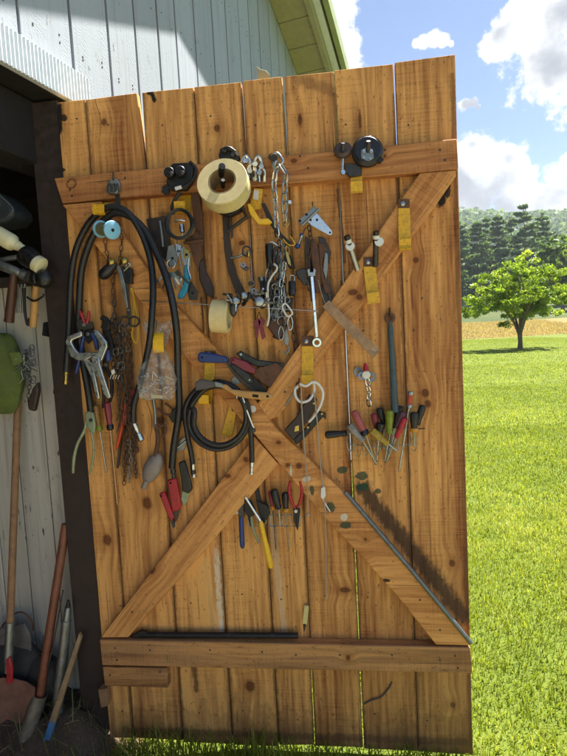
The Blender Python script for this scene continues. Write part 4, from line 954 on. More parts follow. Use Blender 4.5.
tb('stem', zinc, [(343, 159, .06), (342, 174, .06)], .005, t); cy('stem_nut', zinc, (342, 173, .066), .0085, .01, t, n=6, axis=(.4, -1, 0))
pl('bracket', iron, [(345, 163), (362, 164), (362, 175), (350, 177), (345, 172)], .042, .012, t, bevel=.002)
hook('yellow hook with a dark plate alone on the upper right brace', 404, 208, 250, 11, (199, 208.5), o0=.039, x1=404.5, out=.012)
hook('yellow hook tilted on the brace between two chrome tipped pins', 369.5, 266, 303, 11.5, (257, 267), o0=.039, x1=373.5, out=.022)
GP2 = 'pins with white ends and striped tips'
for lab, a, b, c in (('left chrome pin with a white end and a black and white striped tip', (348, 240), (357.5, 270), (350, 246.5)), ('right dark pin with a white end and a striped tip', (376, 235.5), (375.5, 266), (379, 242))):
    t = thing('hitch_pin', lab, 'pin', at(*b, .045), GP2); A, B_ = D(*b, .042), D(*a, .09)
    MB().lathe([(0, .0085), (np.linalg.norm(B_-A)*.86, .0085)], A, B_-A, 14).build('shaft', steel if a[0] < 360 else iron, t)
    for k, mt_ in enumerate((blackpl, whitepl, blackpl)): MB().lathe([(0, .0095), (.011, .0095)], B_+nrm(B_-A)*(.011*k-.02), B_-A, 14).build('stripe_band', mt_, t)
    cy('end_disc', whitepl, (*c, .085), .0135, .006, t, axis=(.05, -1, .1))

t = thing('teal_punch', 'long teal rod hung by its ring on a nail', 'rod', at(390, 320, .02))
MB().ring(D(389.5, 318, .008), (.1, -1, 0), .008, .0165, .009, 24).build('ring', rust, t); tb('nail', iron, [(389.5, 308, .0), (389.5, 317, .03)], .0022, t)
A, B_ = D(390, 322, .014), D(395, 412, .03); L = np.linalg.norm(B_-A)
MB().lathe([(0, .006), (.02, .009), (L*.2, .0085), (L*.6, .0105), (L, .012)], A, B_-A, 10).build('shaft', M('teal_paint', '#44565a', .6, .2, .25, 60, .15, '#5a4438', .35), t)
t = thing('shackle_chain', 'short bright chain with a red capped knob on a nail', 'chain', at(366, 372, .02))
MB().chain(pd([(367, 378, .03), (369, 392, .025), (369, 406, .022)]), .0125, .0075, .0028).build('chain_links', chrome, t)
cy('knob', whitepl, (366, 374.5, .02), .013, .018, t); lz('red_cap', redpl, (366, 371, .038), (365.2, 363, .036), [(0, .009), (.5, .008), (1, .003)], t)
MB().ring(D(358, 372, .012), (.3, -1, .1), .005, .015, .003, 20).build('washer', galv, t); MB().ring(D(371, 377, .02), (-.2, -1, .1), .006, .0165, .003, 20).build('washer', galv, t); MB().ring(D(362, 376, .018), (0, -1, .2), .006, .013, .003, 20).build('washer', steel, t)
# ------------------------------------------------------------------ screwdriver rack
t = thing('tool_rack', 'bent wire rack holding the row of screwdrivers on the right', 'wire rack', at(380, 440, .0))
mb = MB()
mb.tube(pd([(345, 432, .012), (372, 429, .03), (424, 429, .012)]), .0016, 6); mb.tube(pd([(348, 444, .012), (380, 447, .034), (416, 444, .012)]), .0016, 6)
for x, y in ((350, 446), (366, 450), (377, 450), (389, 448), (401, 447), (414, 446), (358, 452)):
    mb.tube(spl(pd([(x-3, y-10, .03), (x-3, y, .034), (x, y+5, .03), (x+3, y, .034), (x+3, y-10, .03)]), 5), .0014, 6)
mb.build('wire', steel, t)
S = screwdriver
S('black handled screwdriver lying level at the left end of the rack', (325, 435), (347, 433), (356, 432), blackpl, 3.8, None, o=.03, o2=.02)
S('screwdriver with a dirty grey clear handle, second from the left', (349, 424.5), (363, 441), (377, 465), M('grey_clear_plastic', '#85807a', .3, 0, .3, 60, .06, '#4a443c', .35), 4.2, None, o=.045, o2=.02)
S('screwdriver with a pale red and black handle at the left of the rack', (353.5, 411), (366, 435), (376, 465), M('pale_red_plastic', '#9c4a48', .45, 0, .2, 60, .06), 4.0, blackpl, o=.05, o2=.015)
S('stubby screwdriver with a dark red handle', (373.5, 413.5), (377, 428), (378, 446), darkred, 3.4, None, o=.028, o2=.015)
S('screwdriver with a black round handle behind the olive one', (379, 408), (384, 424), (384, 450), blackpl, 3.4, None, o=.022, o2=.012)
S('stubby black screwdriver in the middle of the rack', (381, 423), (379, 432), (377, 462), blackpl, 4.4, None, o=.04, o2=.02)
S('screwdriver with a clear yellow handle slanting down to the right', (371, 430), (388, 444), (398, 452), amber, 3.9, None, o=.058, o2=.04)
S('screwdriver with an upright olive green handle', (389.5, 410), (389.5, 434), (385, 463), oliveg, 4.0, None, o=.042, o2=.018)
S('black handled screwdriver tucked right of the olive one', (401, 406), (394, 428), (388, 452), blackpl, 3.4, None, o=.022, o2=.014)
S('screwdriver with a maroon and grey handle leaning left', (404, 412), (396, 428), (386, 462), M('maroon_grey_plastic', '#5c3a44', .45, 0, .3, 40, .06), 3.4, None, o=.035, o2=.018)
S('slim red screwdriver leaning left in the rack', (405, 418), (396, 438), (386, 463), redpl, 3.0, None, o=.05, o2=.022)
t = S('tall orange red screwdriver with a long bright shank, standing highest', (411, 391), (409, 408), (399, 472), M('faded_red_plastic', '#b04a30', .45, 0, .25, 50, .08, '#6c3a28', .3), 2.9, steel, o=.045, o2=.022, tipm=steel, rs=1.15)
S('black screwdriver with an orange collar at the right of the rack', (414, 412), (414, 432), (414, 446), blackpl, 4.0, M('orange_yellow_plastic', '#c8861c', .4, 0, .15, 50, .05), o=.048, o2=.03)
S('black handled screwdriver leaning right at the end of the rack', (423, 405), (417, 425), (413, 440), blackpl, 3.5, None, o=.032, o2=.022)
t = tb('rack_nail', iron, [(412, 429, .012), (425, 428.5, .018)], .002); tag(t, 'dark nail sticking out at the right end of the screwdriver rack', 'nail')

# ------------------------------------------------------------------ lower plier rack
t = thing('plier_rack', 'bent wire rack holding pliers low in the middle of the door', 'wire rack', at(268, 516, .0))
mb = MB(); mb.tube(pd([(236, 513, .004), (246, 514.5, .028), (300, 515, .028), (300, 510, .004)]), .0014, 6)
mb.tube(pd([(250, 526, .022), (300, 526, .022)]), .001, 6)
for x in (252, 262, 274, 286, 297): mb.tube(spl(pd([(x-3, 515, .028), (x-4, 523, .03), (x, 527, .03), (x+4, 523, .03), (x+3, 515, .028)]), 5), .0013, 6)
mb.build('wire', steel, t)
t = thing('adjustable_wrench', 'adjustable wrench with a pale jaw and dark blue grip', 'wrench', at(238, 506, .03))
pl('jaw', chrome, [(228, 505), (230, 502), (236, 502.5), (239, 507), (237, 511), (232, 512), (234, 508), (231.5, 506)], .025, .010, t, bevel=.002)
pl('lower_jaw', steel, [(229, 510), (233, 511.5), (238, 509), (240, 514), (233, 514.5)], .025, .008, t)
pl('head', iron, [(236, 503), (243, 500), (244, 518), (239, 518)], .026, .010, t, bevel=.002); lz('grip', bluepl, (241, 516, .032), (242.5, 548, .032), [(0, .006), (.05, .0075), (.9, .0085), (1, .005)], t)
t = thing('slip_joint_plier', 'dark slip joint pliers with an olive lower leg beside the yellow screwdriver', 'pliers', at(252, 512, .03))
pl('head', castiron, [(244, 498), (251, 502), (256, 513), (250, 518), (244, 512)], .024, .014, t, bevel=.003); tb('leg', greenold, [(251, 515, .028), (253, 528, .03), (259, 543, .03)], .0045, t); tb('leg', castiron, [(248, 512, .03), (251, 526, .028)], .004, t)
t = thing('needle_plier', 'black pliers standing upright behind the yellow handle', 'pliers', at(260, 510, .025))
pl('jaw', castiron, [(254, 486), (257, 485), (260, 498), (262, 508), (259, 512), (256, 500)], .018, .01, t); pl('body', castiron, [(256, 500), (268, 506), (270, 514), (263, 525), (259, 514)], .02, .012, t, bevel=.003)
S('long yellow handled screwdriver hanging handle down in the lower rack', (271, 568), (260.5, 521), (245, 496.5), yellow2, 3.0, None, group='screwdrivers in the lower rack', o=.048, o2=.045, shank_m=chrome, rs=1.25)
t = S('dark red slim screwdriver behind the black handle in the lower rack', (270, 491), (273, 510), (276, 550), darkred, 2.2, M('orange_ring', '#c47a1c', .4, 0, .1, 60, .05), group='screwdrivers in the lower rack', o=.024, o2=.012, rs=.5, shank_m=iron)
S('thick black handled screwdriver tilted in the lower rack', (273.5, 489), (279, 509), (280, 526), blackpl, 4.0, None, group='screwdrivers in the lower rack', o=.04, o2=.03)
S('black handled screwdriver with an amber collar in the lower rack', (285, 492), (286, 512), (289, 550), blackpl, 3.6, M('amber_collar', '#b97c18', .4, 0, .1, 60, .05), group='screwdrivers in the lower rack', o=.036, o2=.012, rs=.55)
plier('red_plier', 'small pliers with open red handles at the right of the lower rack', 'pliers', [[(290.5, 481), (289, 490), (292, 502), (296, 509)], [(300, 481), (302, 491), (300, 502), (296, 509)]], redpl, [[(293, 508), (297, 507), (299, 520), (297.5, 531), (294, 522)], [(296, 507), (300, 509), (299, 522), (297.8, 531), (296, 520)]], castiron, (296, 511), o=.036)

# ------------------------------------------------------------------ hook rings, cords, dark sheath
hook('yellow hook in the middle of the brace carrying two pale curved rings', 307.5, 346, 384, 11.5, (336, 346.5), o0=.039, x1=308, out=.02)
t = thing('hog_ring', 'pale C shaped ring with a straight tail on the middle hook', 'ring', at(305, 384, .07))
tb('ring_body', whitepl, [(314, 383, .075), (314, 392, .078), (309, 400, .08), (301, 402, .08), (296, 397, .08), (295, 390, .078), (298, 386, .075)], .0042, t)
tb('tail', galv, [(297, 386, .072), (291, 397, .066), (286, 406, .06)], .0036, t)
t = tb('curved_hook', whitepl, [(300, 384, .085), (306, 386, .087), (313, 382, .085), (319, 385, .082), (323, 393, .08), (321, 404, .078), (315, 415, .075), (309, 422, .072)], .0040)
tag(t, 'pale curved hook bending down to the right of the middle yellow hook', 'hook')
GC = 'cords hanging down the middle of the door'
for lab, pts in (('thin grey cord hanging left of the other, ending in a small knot', [(301, 386, .088), (302, 410, .086), (304, 440, .06), (307, 480, .05), (308, 512, .045)]), ('thin grey cord hanging right of the other, reaching lowest', [(314, 392, .084), (317, 420, .08), (320, 460, .05), (325, 510, .05), (326, 560, .03), (326, 599, .02)])):
    t = thing('cord', lab, 'cord', at(*pts[0]), GC); tb('string', cordm, pts, .0019, t, n=6)
    if pts[-1][1] < 550: MB().ell(D(308, 515, .045), (.006, .005, .007)).build('knot', cordm, t)
t = thing('tool_sheath', 'dark riveted leather tool sheath crossing the braces', 'sheath', at(310, 415, .05))
pl('pouch', leather, [(309, 394), (317, 399), (314, 412), (300, 432), (293, 441), (284, 430), (296, 417)], .045, .016, t, bevel=.004)
pl('strap', blackleather, [(319, 411), (326, 413), (326, 420), (323, 417), (305, 438), (296, 445), (293, 440), (308, 425)], .04, .012, t, bevel=.003)
pl('brass_badge', brass, [(295, 426), (299, 425), (299, 431), (294, 432)], .062, .002, t); 
for q in ((308, 427), (314, 403), (322, 413.5)): cy('rivet', brass, (*q, .056), .0035, .009, t)

# ------------------------------------------------------------------ putty knives, brush, coil
hook('yellow hook behind the blue putty knife', 210, 357, 381, 10.5, (351, 357), o0=.039, out=.01, tip=False)
t = thing('putty_knife', 'putty knife with a dark blue handle lying across the brace', 'putty knife', at(212, 358, .06))
pl('handle', bluepl, [(197.5, 354), (200, 352), (214, 353.5), (227, 357), (229, 360), (226, 363), (214, 363), (200, 362.5), (197.5, 360)], .055, .016, t, bevel=.005)
cy('hang_hole', blackvoid, (202, 357.5, .0712), .004, .0006, t, bev=0); pl('blade', iron, [(228, 360), (232, 363), (262, 388), (254, 394), (236, 378), (226, 364)], .055, .003, t, bevel=.0004)
t = thing('scraper', 'scraper with a dark red handle overlapping the blue putty knife', 'putty knife', at(243, 366, .07))
pl('handle', darkred, [(229.5, 358), (233, 356.5), (247, 362), (256, 369.5), (254, 374), (243, 371), (231, 364)], .062, .014, t, bevel=.004); cy('hang_hole', blackvoid, (233, 360, .0762), .0035, .0006, t, bev=0)
pl('blade', rust, [(254, 370), (276, 363), (284, 368), (270, 388), (254, 376)], .064, .002, t, bevel=.0004)
t = thing('taping_knife', 'black handled taping knife behind the red scraper', 'putty knife', at(255, 360, .045))
pl('handle', blackpl, [(236, 354), (240, 350.5), (246, 354), (258, 360), (284, 363), (284, 367.5), (258, 367), (244, 362)], .048, .010, t, bevel=.003); cy('hang_hole', steel, (241, 354.5, .0582), .004, .0008, t, bev=0)
t = thing('broad_knife', 'black handled broad knife slanting down below the red scraper', 'putty knife', at(250, 378, .05))
pl('handle', blackpl, [(229, 365), (234, 364), (250, 375), (254, 383), (248, 384), (236, 373)], .068, .012, t, bevel=.003); pl('blade', castiron, [(248, 378), (254, 378), (268, 391), (262, 396), (251, 386)], .07, .003, t, bevel=.0005); cy('rivet', steel, (249.5, 380, .08), .003, .002, t)
t = thing('paint_brush', 'paint brush with grey bristles and a pale wooden handle', 'paint brush', at(235, 387, .06))
pl('bristles', bristle, [(194.5, 383), (200, 379), (215, 382), (217, 386), (205, 389), (195.5, 391)], .085, .014, t, bevel=.004)
pl('ferrule', galv, [(214, 381.5), (222, 383.5), (223, 388), (215, 387)], .086, .014, t, bevel=.002)
pl('handle', handlewood, [(221, 384), (227, 385), (232, 389.5), (245, 391), (268, 392.5), (273, 395.5), (272, 399.5), (265, 400.5), (246, 398.5), (235, 396), (228, 391.5), (221, 388)], .086, .012, t, bevel=.004)
cy('hang_hole', blackvoid, (267.5, 396.3, .0982), .0042, .0006, t, bev=0); pl('maker_stamp', blackvoid, [(252.5, 394.2), (258.5, 394.8), (258.3, 397.6), (252.3, 397)], .0982, .0004, t, bevel=0)
hook('yellow hook holding the coiled black hose', 208, 383, 402, 10.5, o0=.005, out=.05, x1=208)
GI = 'yellow hooks seen inside the hose coil'
for lab, pts in (('yellow strap hook slanting inside the hose coil', [(229, 405), (237, 408), (232, 437), (221, 434), (223, 428)]), ('short yellow hook at the right inside edge of the hose coil', [(240, 423), (247, 425), (250, 438), (240, 440)])):
    t = thing('strap_hook', lab, 'hook', at(*pts[0], .005), GI); pl('strap', yellowp, pts, .004, .01, t, bevel=.002); MB().lathe([(0, .005), (.002, .004)], D(pts[0][0]+4, pts[0][1]+5, .0142), (0, -1, 0), 10).build('screw', iron, t)
t = thing('hose_coil', 'short black air hose coiled in two turns below the paint brush', 'hose', at(218, 425, .04))
pts = [(193.5, 474, .03), (191.5, 455, .03), (187.5, 435, .035)]
for k in range(0, 25):
    a = math.radians(190+k*30); rx, ry = (33-3.6*k/12, 35.5-4.0*k/12); pts.append((217.5+rx*math.cos(a)+1.2*(k//12), 416.5+ry*math.sin(a), .045+.011*(k/12)+(.014 if 2 < (k % 12) < 6 else 0)))
pts += [(192, 405, .062), (206, 388, .075), (222, 386, .075), (238, 395, .07), (247, 412, .05), (251, 435, .04), (252, 462, .035)]
tb('tube', rubber, pts, .0088, t)
lz('fitting', zinc, (252, 460, .035), (251.5, 474, .034), [(0, .0078), (.45, .0085), (.5, .006), (.85, .0065), (.86, .0085), (1, .008)], t); lz('fitting', zinc, (192.8, 464, .03), (194.2, 477, .03), [(0, .008), (.4, .0085), (.5, .006), (.85, .0065), (.86, .009), (1, .008)], t)
t = thing('hose_stub', 'short black hose end hanging inside the left of the coil', 'hose', at(192, 420, .02)); tb('tube', rubber, [(189, 408, .02), (191, 422, .02), (195, 430, .02)], .006, t); lz('fitting', castiron, (194, 428, .02), (196.5, 436, .02), [(0, .007), (.5, .0075), (1, .006)], t)
t = thing('eye_rod', 'thin bright rod with a hooked top beside the hose coil', 'rod', at(246, 410, .05)); tb('shaft', zinc, [(236.5, 398, .08), (238, 393.5, .082), (242, 396, .082), (247, 411, .076), (254, 429, .066)], .0032, t); cy('tip_nut', iron, (254, 430, .066), .007, .01, t, n=6)
cy_ = cy('felt_pad', whitepl, (252.5, 409, .0385), .0115, .002); tag(cy_, 'round translucent felt pad stuck on the brace beside the hose coil', 'pad')
t = pl('flat_washer', galv, [(232, 378), (235, 376), (239, 378), (240, 384), (231, 384)], .0382, .004); tag(t, 'small grey metal tab nailed above the paint brush handle', 'tab')

# ------------------------------------------------------------------ lower odds and ends
t = thing('crow_bar', 'long black iron bar lying on the bottom rail', 'bar', at(218, 636, .03)); A, B_ = D(140, 634.5, .022), D(298, 635.5, .022)
MB().tube([A, B_], .0095, 10).build('shaft', castiron, t); pl('claw', castiron, [(130, 637.5), (140, 631), (146, 632), (146, 637.5)], .015, .014, t)
t = thing('pencil', 'flat pale carpenter pencil standing on the bottom rail', 'pencil', at(306, 633, .02)); A, B_ = D(304, 632, .024), D(306.5, 606, .012)
u = nrm(B_-A); s = nrm(np.cross(u, (0, 1, 0))); L = np.linalg.norm(B_-A); MB().obox((A+B_)/2+u*.014, s*.0075, V((0, .004, 0)), u*(L/2-.012)).build('body', M('pale_yellow_wood', '#cdb878', .6, 0, .1, 60, .1), t, bevel=.001); MB().tube([A+u*.028, A], [.006, .001], 8).build('point', iron, t)
t = pl('paint_stir_tag', whitepl, [(321, 488), (325, 486.5), (325.8, 496), (323, 500), (320.5, 497)], .05, .003); tag(t, 'white plastic tag hanging on the long grey cord', 'tag')
t = tb('cotton_bud', whitepl, [(323, 500, .05), (330, 511.5, .043)], .0022); tag(t, 'thin white stick hanging under the white plastic tag', 'stick')
t = tb('twig', M('grey_twig', '#5a5046', .9, 0, .2, 60, .2), [(364, 704, .002), (372, 700, .006), (381, 697, .006), (389, 688, .004), (392, 682, .002)], .0026); tag(t, 'thin grey dry tendril stuck low on the right of the door', 'twig')

# ------------------------------------------------------------------ left cluster
hook('yellow hook carrying the long black hose at the far left', 108.5, 203, 219, 12, o0=.02, out=.065)
t = thing('air_hose', 'black hose looped over the far left hook, its brass fitting low by the chains', 'hose', at(110, 210, .06), 'long black hoses over the left hook')
tb('tube', rubber, [(66, 372, .03), (68, 345, .03), (69.5, 312, .03), (71, 280, .035), (76, 250, .045), (87, 226, .06), (100, 212, .075), (113, 206.5, .082), (128, 213, .08), (141, 232, .075), (150, 258, .075), (153, 285, .085), (152, 315, .095), (149, 345, .09), (141, 380, .06), (134, 405, .045), (133.5, 423, .04)], .0104, t, n=12)
lz('fitting', brass, (66.3, 370, .03), (65.5, 384, .03), [(0, .008), (.3, .0085), (.35, .0062), (.7, .0062), (.72, .0085), (1, .0075)], t); lz('fitting', zinc, (133.5, 422, .04), (142, 441, .04), [(0, .0085), (.4, .0085), (.45, .0065), (.6, .0065), (.62, .0105), (.95, .0105), (1, .007)], t)
t = thing('air_hose', 'black hose looped over the far left hook, its end beside the red knives', 'hose', at(112, 212, .06), 'long black hoses over the left hook')
tb('tube', rubber, [(91, 412, .03), (88, 390, .03), (82, 355, .025), (79, 325, .025), (79.5, 300, .03), (82, 268, .04), (91, 240, .055), (103, 222, .068), (115, 213, .075), (131, 217, .075), (146, 232, .075), (158, 256, .085), (167, 280, .095), (173, 305, .098), (177, 335, .09), (178, 370, .06), (179, 410, .045), (174, 445, .035), (172, 468, .03)], .0114, t, n=12)
lz('fitting', iron, (172.5, 466, .03), (174.5, 482, .03), [(0, .0085), (.4, .009), (.45, .007), (.85, .007), (.87, .0095), (1, .008)], t)
t = thing('thread_spool', 'light blue plastic spool with olive twine hung at the upper left', 'spool', at(107, 229, .08)); A, B_ = D(101, 229, .085), D(111.5, 230, .118); ax = B_-A; L = np.linalg.norm(ax)
MB().lathe([(0, .020), (L, .020)], A, ax, 24).build('twine', thread, t); MB().lathe([(0, .0255), (.006, .0265)], A-nrm(ax)*.006, ax, 28).build('flange', skyblue, t); MB().lathe([(0, .028), (.006, .028), (.007, .026)], B_, ax, 28).build('flange', skyblue, t, bevel=.001); MB().lathe([(0, .0052), (.001, .0052)], B_+nrm(ax)*.0072, ax, 14).build('spindle_hole', blackvoid, t)
GR = 'rusty chains in the left cluster'
for lab, pts, L in (('short rusty chain hanging from the spool hook, left strand', [(105, 238, .06), (106, 250, .05), (109, 262, .05)], .0095), ('rusty chain hanging right of the blue spool', [(118, 222, .06), (122, 240, .05), (120, 262, .05)], .0095), ('long dark chain hanging left of the scissor rings', [(114, 300, .04), (115, 330, .035), (117, 365, .035), (119, 395, .03)], .0125), ('long rusty chain falling past the orange handle', [(124, 325, .05), (126, 360, .05), (127, 400, .045), (128, 445, .04), (127, 470, .03)], .0115), ('thin rusty chain hanging furthest down in the left cluster', [(130, 330, .035), (131, 370, .03), (126, 430, .02), (124, 485, .012)], .009), ('dark chain with a loose end right of the orange handle', [(121, 335, .055), (122, 380, .05), (132, 430, .03), (136, 478, .015)], .009)):
    t = MB().chain(pd(pts), L, L*.52, L*.16, 6, .001).build('rust_chain', rustchain if 'dark' not in lab else iron); tag(t, lab, 'chain', GR)
for lab, x, y in (('brass bell nut above the black rubber drop', 111, 262), ('brass bell nut at the top of the steel tongs', 124, 261)): 
    t = thing('bell_nut', lab, 'nut', at(x, y, .06), 'brass bell nuts under the blue spool'); MB().ell(D(x, y, .07), (.015, .012, .013)).build('dome', brass, t); MB().ring(D(x, y+3, .062), (0, -.4, 1), .010, .016, .004, 20).build('rim', iron, t)
t = thing('rubber_drop', 'black rubber teardrop shaped grip below the blue spool', 'grip', at(106, 270, .06)); lz('grip', rubber, (116, 263, .065), (100, 278, .065), [(0, .006), (.2, .013), (.5, .0185), (.8, .018), (.95, .011), (1, .004)], t)
t = thing('steel_tongs', 'long tapered steel tongs hanging below the brass nuts', 'tongs', at(122, 285, .05))
pl('blade', galv, [(116, 266), (120, 265), (125, 285), (128, 307), (126, 309), (122, 290)], .058, .008, t, bevel=.002); pl('blade', iron, [(121, 266), (126, 267), (128, 285), (129, 306), (127, 308), (124, 288)], .05, .008, t, bevel=.002)
t = thing('black_box_clip', 'small black boxy clip right of the steel tongs', 'clip', at(129, 274, .05)); pl('box', blackpl, [(124, 268), (131.5, 268), (131.5, 284), (125, 283)], .045, .018, t, bevel=.003); tb('bail', zinc, [(125, 268, .06), (128, 263, .066), (131, 266, .062)], .0022, t); tb('bail', zinc, [(124, 271, .066), (130, 265, .07)], .0026, t)
t = tb('cord_loop', yellowcord, [(131, 288, .05), (134, 300, .045), (133, 325, .05), (132, 336, .05), (136, 343, .05), (138, 335, .045), (136, 310, .04), (132, 288, .045)], .0024); tag(t, 'thin yellow cord loop hanging right of the steel tongs', 'cord')
t = thing('shears', 'dark scissors hanging rings down below the steel tongs', 'scissors', at(129, 315, .06))
for cx_ in (125, 134): MB().tube([D(cx_+5.2*math.cos(a), 321.5+4.8*math.sin(a), .064) for a in np.linspace(0, 2*math.pi, 20)[:-1]], .0034, 7, closed=True).build('finger_ring', iron, t)
pl('blade', iron, [(126, 300), (129, 298), (131, 316), (127, 317)], .06, .005, t); cy('pivot', steel, (128.5, 310, .066), .004, .003, t)
GW = 'more rusty chains bunched in the left cluster'
for lab, pts, L, mt_ in (('rusty chain bunched tightly left of the yellow cord', [(119, 318, .04), (120, 345, .045), (121, 372, .05), (123, 392, .045)], .0105, rustchain), ('grey chain strand bunched between the rusty ones', [(117, 322, .05), (122, 352, .058), (119, 380, .055)], .010, iron), ('rusty chain strand swinging right toward the plastic bag', [(126, 330, .05), (131, 352, .05), (132, 378, .045), (129, 400, .04)], .0105, rustchain), ('fine rusty chain looped back up beside the orange handle', [(128, 395, .055), (130, 420, .05), (134, 432, .045), (133, 452, .04)], .008, rustchain), ('thin grey chain tail hanging between the orange handle and the ladle', [(129, 440, .035), (131, 462, .03), (129, 482, .02)], .0085, galv), ('dark chain strand falling straight behind the white lettered tag', [(112, 318, .03), (112, 345, .03), (114, 372, .03)], .0105, iron), ('rusty chain short strand at the side of the steel tongs', [(116, 268, .045), (113, 285, .04), (115, 305, .04)], .0095, rustchain)):
    t = MB().chain(pd(pts), L, L*.55, L*.18, 6, .0015).build('rust_chain', mt_); tag(t, lab, 'chain', GW)
t = thing('wire_bundle', 'bundle of bent rusty wire ends hanging among the chains', 'wires', at(126, 440, .03)); mb = MB()
for k in range(16):
    x = random.uniform(118, 134); y = random.uniform(335, 420); mb.tube(spl(pd([(x, y, .03), (x+random.uniform(-4, 4), y+22, .045), (x+random.uniform(-4, 4), y+random.uniform(38, 60), .03), (x+random.uniform(-6, 6), y+random.uniform(60, 75), .025)]), 4), random.uniform(.001, .002), 5)
mb.build('wires', rustchain, t)
mb = MB()
for k in range(9):
    x, y = random.uniform(114, 130), random.uniform(318, 385); r_ = random.uniform(2, 3.6); mb.tube([D(x+r_*math.cos(a), y+r_*1.3*math.sin(a), .065+.006*math.sin(a*2)) for a in np.linspace(0, 2*math.pi, 15)[:-1]], .0014, 5, closed=True)
mb.build('key_rings', galv, t)
t = plier('combination_plier', 'rusty black pliers hanging jaws up between the C clamp and the chains', 'pliers', [[(104, 366), (102, 380), (104, 394), (103, 408)], [(106, 366), (111, 378), (112, 392), (110, 402)]], castiron, [[(101, 352), (105, 350), (106, 366), (103, 368)], [(105, 350), (109, 353), (108, 367), (104, 368)]], iron, (105.5, 365), o=.03, gr=.0062)
t = thing('box_spanner', 'rusty flat ring spanner hanging between the hose fitting and the orange handle', 'wrench', at(134, 400, .02)); pl('shank', rust, [(131.5, 400), (135, 400), (137.5, 446), (134, 446)], .014, .005, t, bevel=.0015); MB().ring(D(133, 396, .012), (0, -1, 0), .007, .013, .009, 20).build('ring_end', rust, t); MB().ring(D(136, 450, .012), (0, -1, 0), .006, .012, .009, 20).build('ring_end', rust, t)
t = thing('key_bunch', 'ring of small dull keys hanging left of the teal handled snips', 'keys', at(170, 265, .06)); MB().tube([D(171+4*math.cos(a), 264+4.5*math.sin(a), .066) for a in np.linspace(0, 2*math.pi, 19)[:-1]], .0014, 6, closed=True).build('ring', zinc, t)
for k, a in enumerate((-.7, -.35, -.05, .2, .5, .8)):
    x, y = 171+9*math.sin(a), 269+5*math.cos(a); dx, dy = math.sin(a), math.cos(a); q = lambda u, w: (x+dx*u+dy*w, y+dy*u-dx*w)
    pl('key', random.choice((galv, brass, steel, iron)), [q(-2, -2.2), q(-2, 2.2), q(2, 2.6), q(4, 1.1), q(15, .9), q(16, 0), q(15, -.9), q(4, -1.1), q(2, -2.6)], .062+.003*k, .0022, t, bevel=.0005)
t = thing('hook_block', 'black iron hook block almost hidden behind the chain cluster', 'hook', at(276, 305, .01)); pl('cheek', castiron, [(269, 290), (283, 288), (286, 306), (281, 322), (272, 324), (267, 308)], .008, .022, t, bevel=.004); tb('hook', castiron, [(276, 322, .02), (283, 330, .02), (280, 338, .02), (273, 336, .02)], .005, t)
t = thing('pipe_nipple', 'greasy short pipe elbow hanging right of the hose clamps', 'pipe elbow', at(262, 290, .04)); tb('elbow', iron, [(262, 280, .03), (263, 290, .04), (259, 297, .05)], .0095, t); MB().ring(D(262, 281, .03), (0, 0, 1), .009, .0125, .012, 18).build('collar', galv, t)
# locking C clamp
alum = M('bright_cast_steel', '#c2c2bc', .35, .9, .12, 60, .12, '#7c746a', .04)
t = thing('locking_c_clamp', 'bright steel locking C clamp pliers hanging at the left edge of the door', 'clamp', at(90, 352, .06))
pl('frame_jaw', alum, [(81, 331), (67, 336), (65, 342), (66.5, 346), (70, 356.5), (76, 360), (85, 361), (91, 357), (94, 353.5), (88, 352.5), (78, 353), (74.5, 349), (71, 342), (72, 340), (82, 336)], .058, .013, t, bevel=.003)
pl('moving_jaw', alum, [(93, 329), (98, 331), (106.5, 342), (107, 347), (101.5, 361), (98.5, 360.5), (97, 357), (90, 354), (92, 352), (97, 352), (100.5, 345), (93.5, 334)], .062, .012, t, bevel=.003)
pl('handle', alum, [(82, 360), (89, 359.5), (94, 370), (97, 385), (99.5, 398), (97, 400), (94.5, 395), (92, 380), (88, 371)], .054, .012, t, bevel=.003); pl('handle', alum, [(90, 355), (98.5, 357), (100, 365), (104, 378), (110.5, 397), (108, 399), (103, 394), (99, 379), (93, 366)], .066, .010, t, bevel=.003)
pl('link', alum, [(89, 362), (92, 363), (101, 378), (100, 380), (97, 377)], .068, .005, t)
for q in ((85, 356), (93.5, 357), (95.5, 362)): cy('rivet', steel, (*q, .075), .0042, .004, t)
t = plier('pipe_plier', 'olive headed pliers with red tips up, behind the bright C clamp', 'pliers', [[(85, 324), (82, 316), (79.5, 311)], [(87, 324), (88.5, 317), (89, 311)]], redpl, [[(76, 322), (82, 318), (92, 322), (93, 328), (84, 330), (77, 329)]], M('olive_steel', '#3c3a30', .55, .3, .25, 60, .2, '#2a2018', .3), (84, 325), o=.045)
t = plier('lineman_plier', 'pliers with dark blue handles hanging inside the bright C clamp', 'pliers', [[(84, 336), (81, 350), (79, 362), (76, 373)], [(92, 333), (96, 342), (97, 350)]], bluepl, [[(84, 327), (93, 327), (94, 338), (88, 344), (83, 338)]], castiron, (88, 334), o=.03, gr=.0075)
t = plier('long_nose_plier', 'black handled pliers hanging below the bright C clamp', 'pliers', [[(86, 362), (92, 380), (97, 398)], [(84, 365), (87, 385), (89, 402)]], castiron, [[(82, 356), (88, 356), (89, 366), (84, 367)]], castiron, (86, 362), o=.03)
t = thing('dark_adjustable_wrench', 'black adjustable wrench right of the C clamp', 'wrench', at(105, 330, .04))
pl('jaw', castiron, [(99, 319), (102, 314.5), (106, 317), (110, 322), (109, 330), (104, 332), (100, 327), (102, 324), (103, 321)], .04, .012, t, bevel=.003); pl('shank', castiron, [(102, 329), (109, 330), (113, 346), (115, 355), (109, 356), (105, 340)], .038, .010, t, bevel=.002); lz('socket', bluepl, (108, 350, .045), (108.5, 361, .045), [(0, .008), (.1, .0095), (.9, .0095), (1, .008)], t)
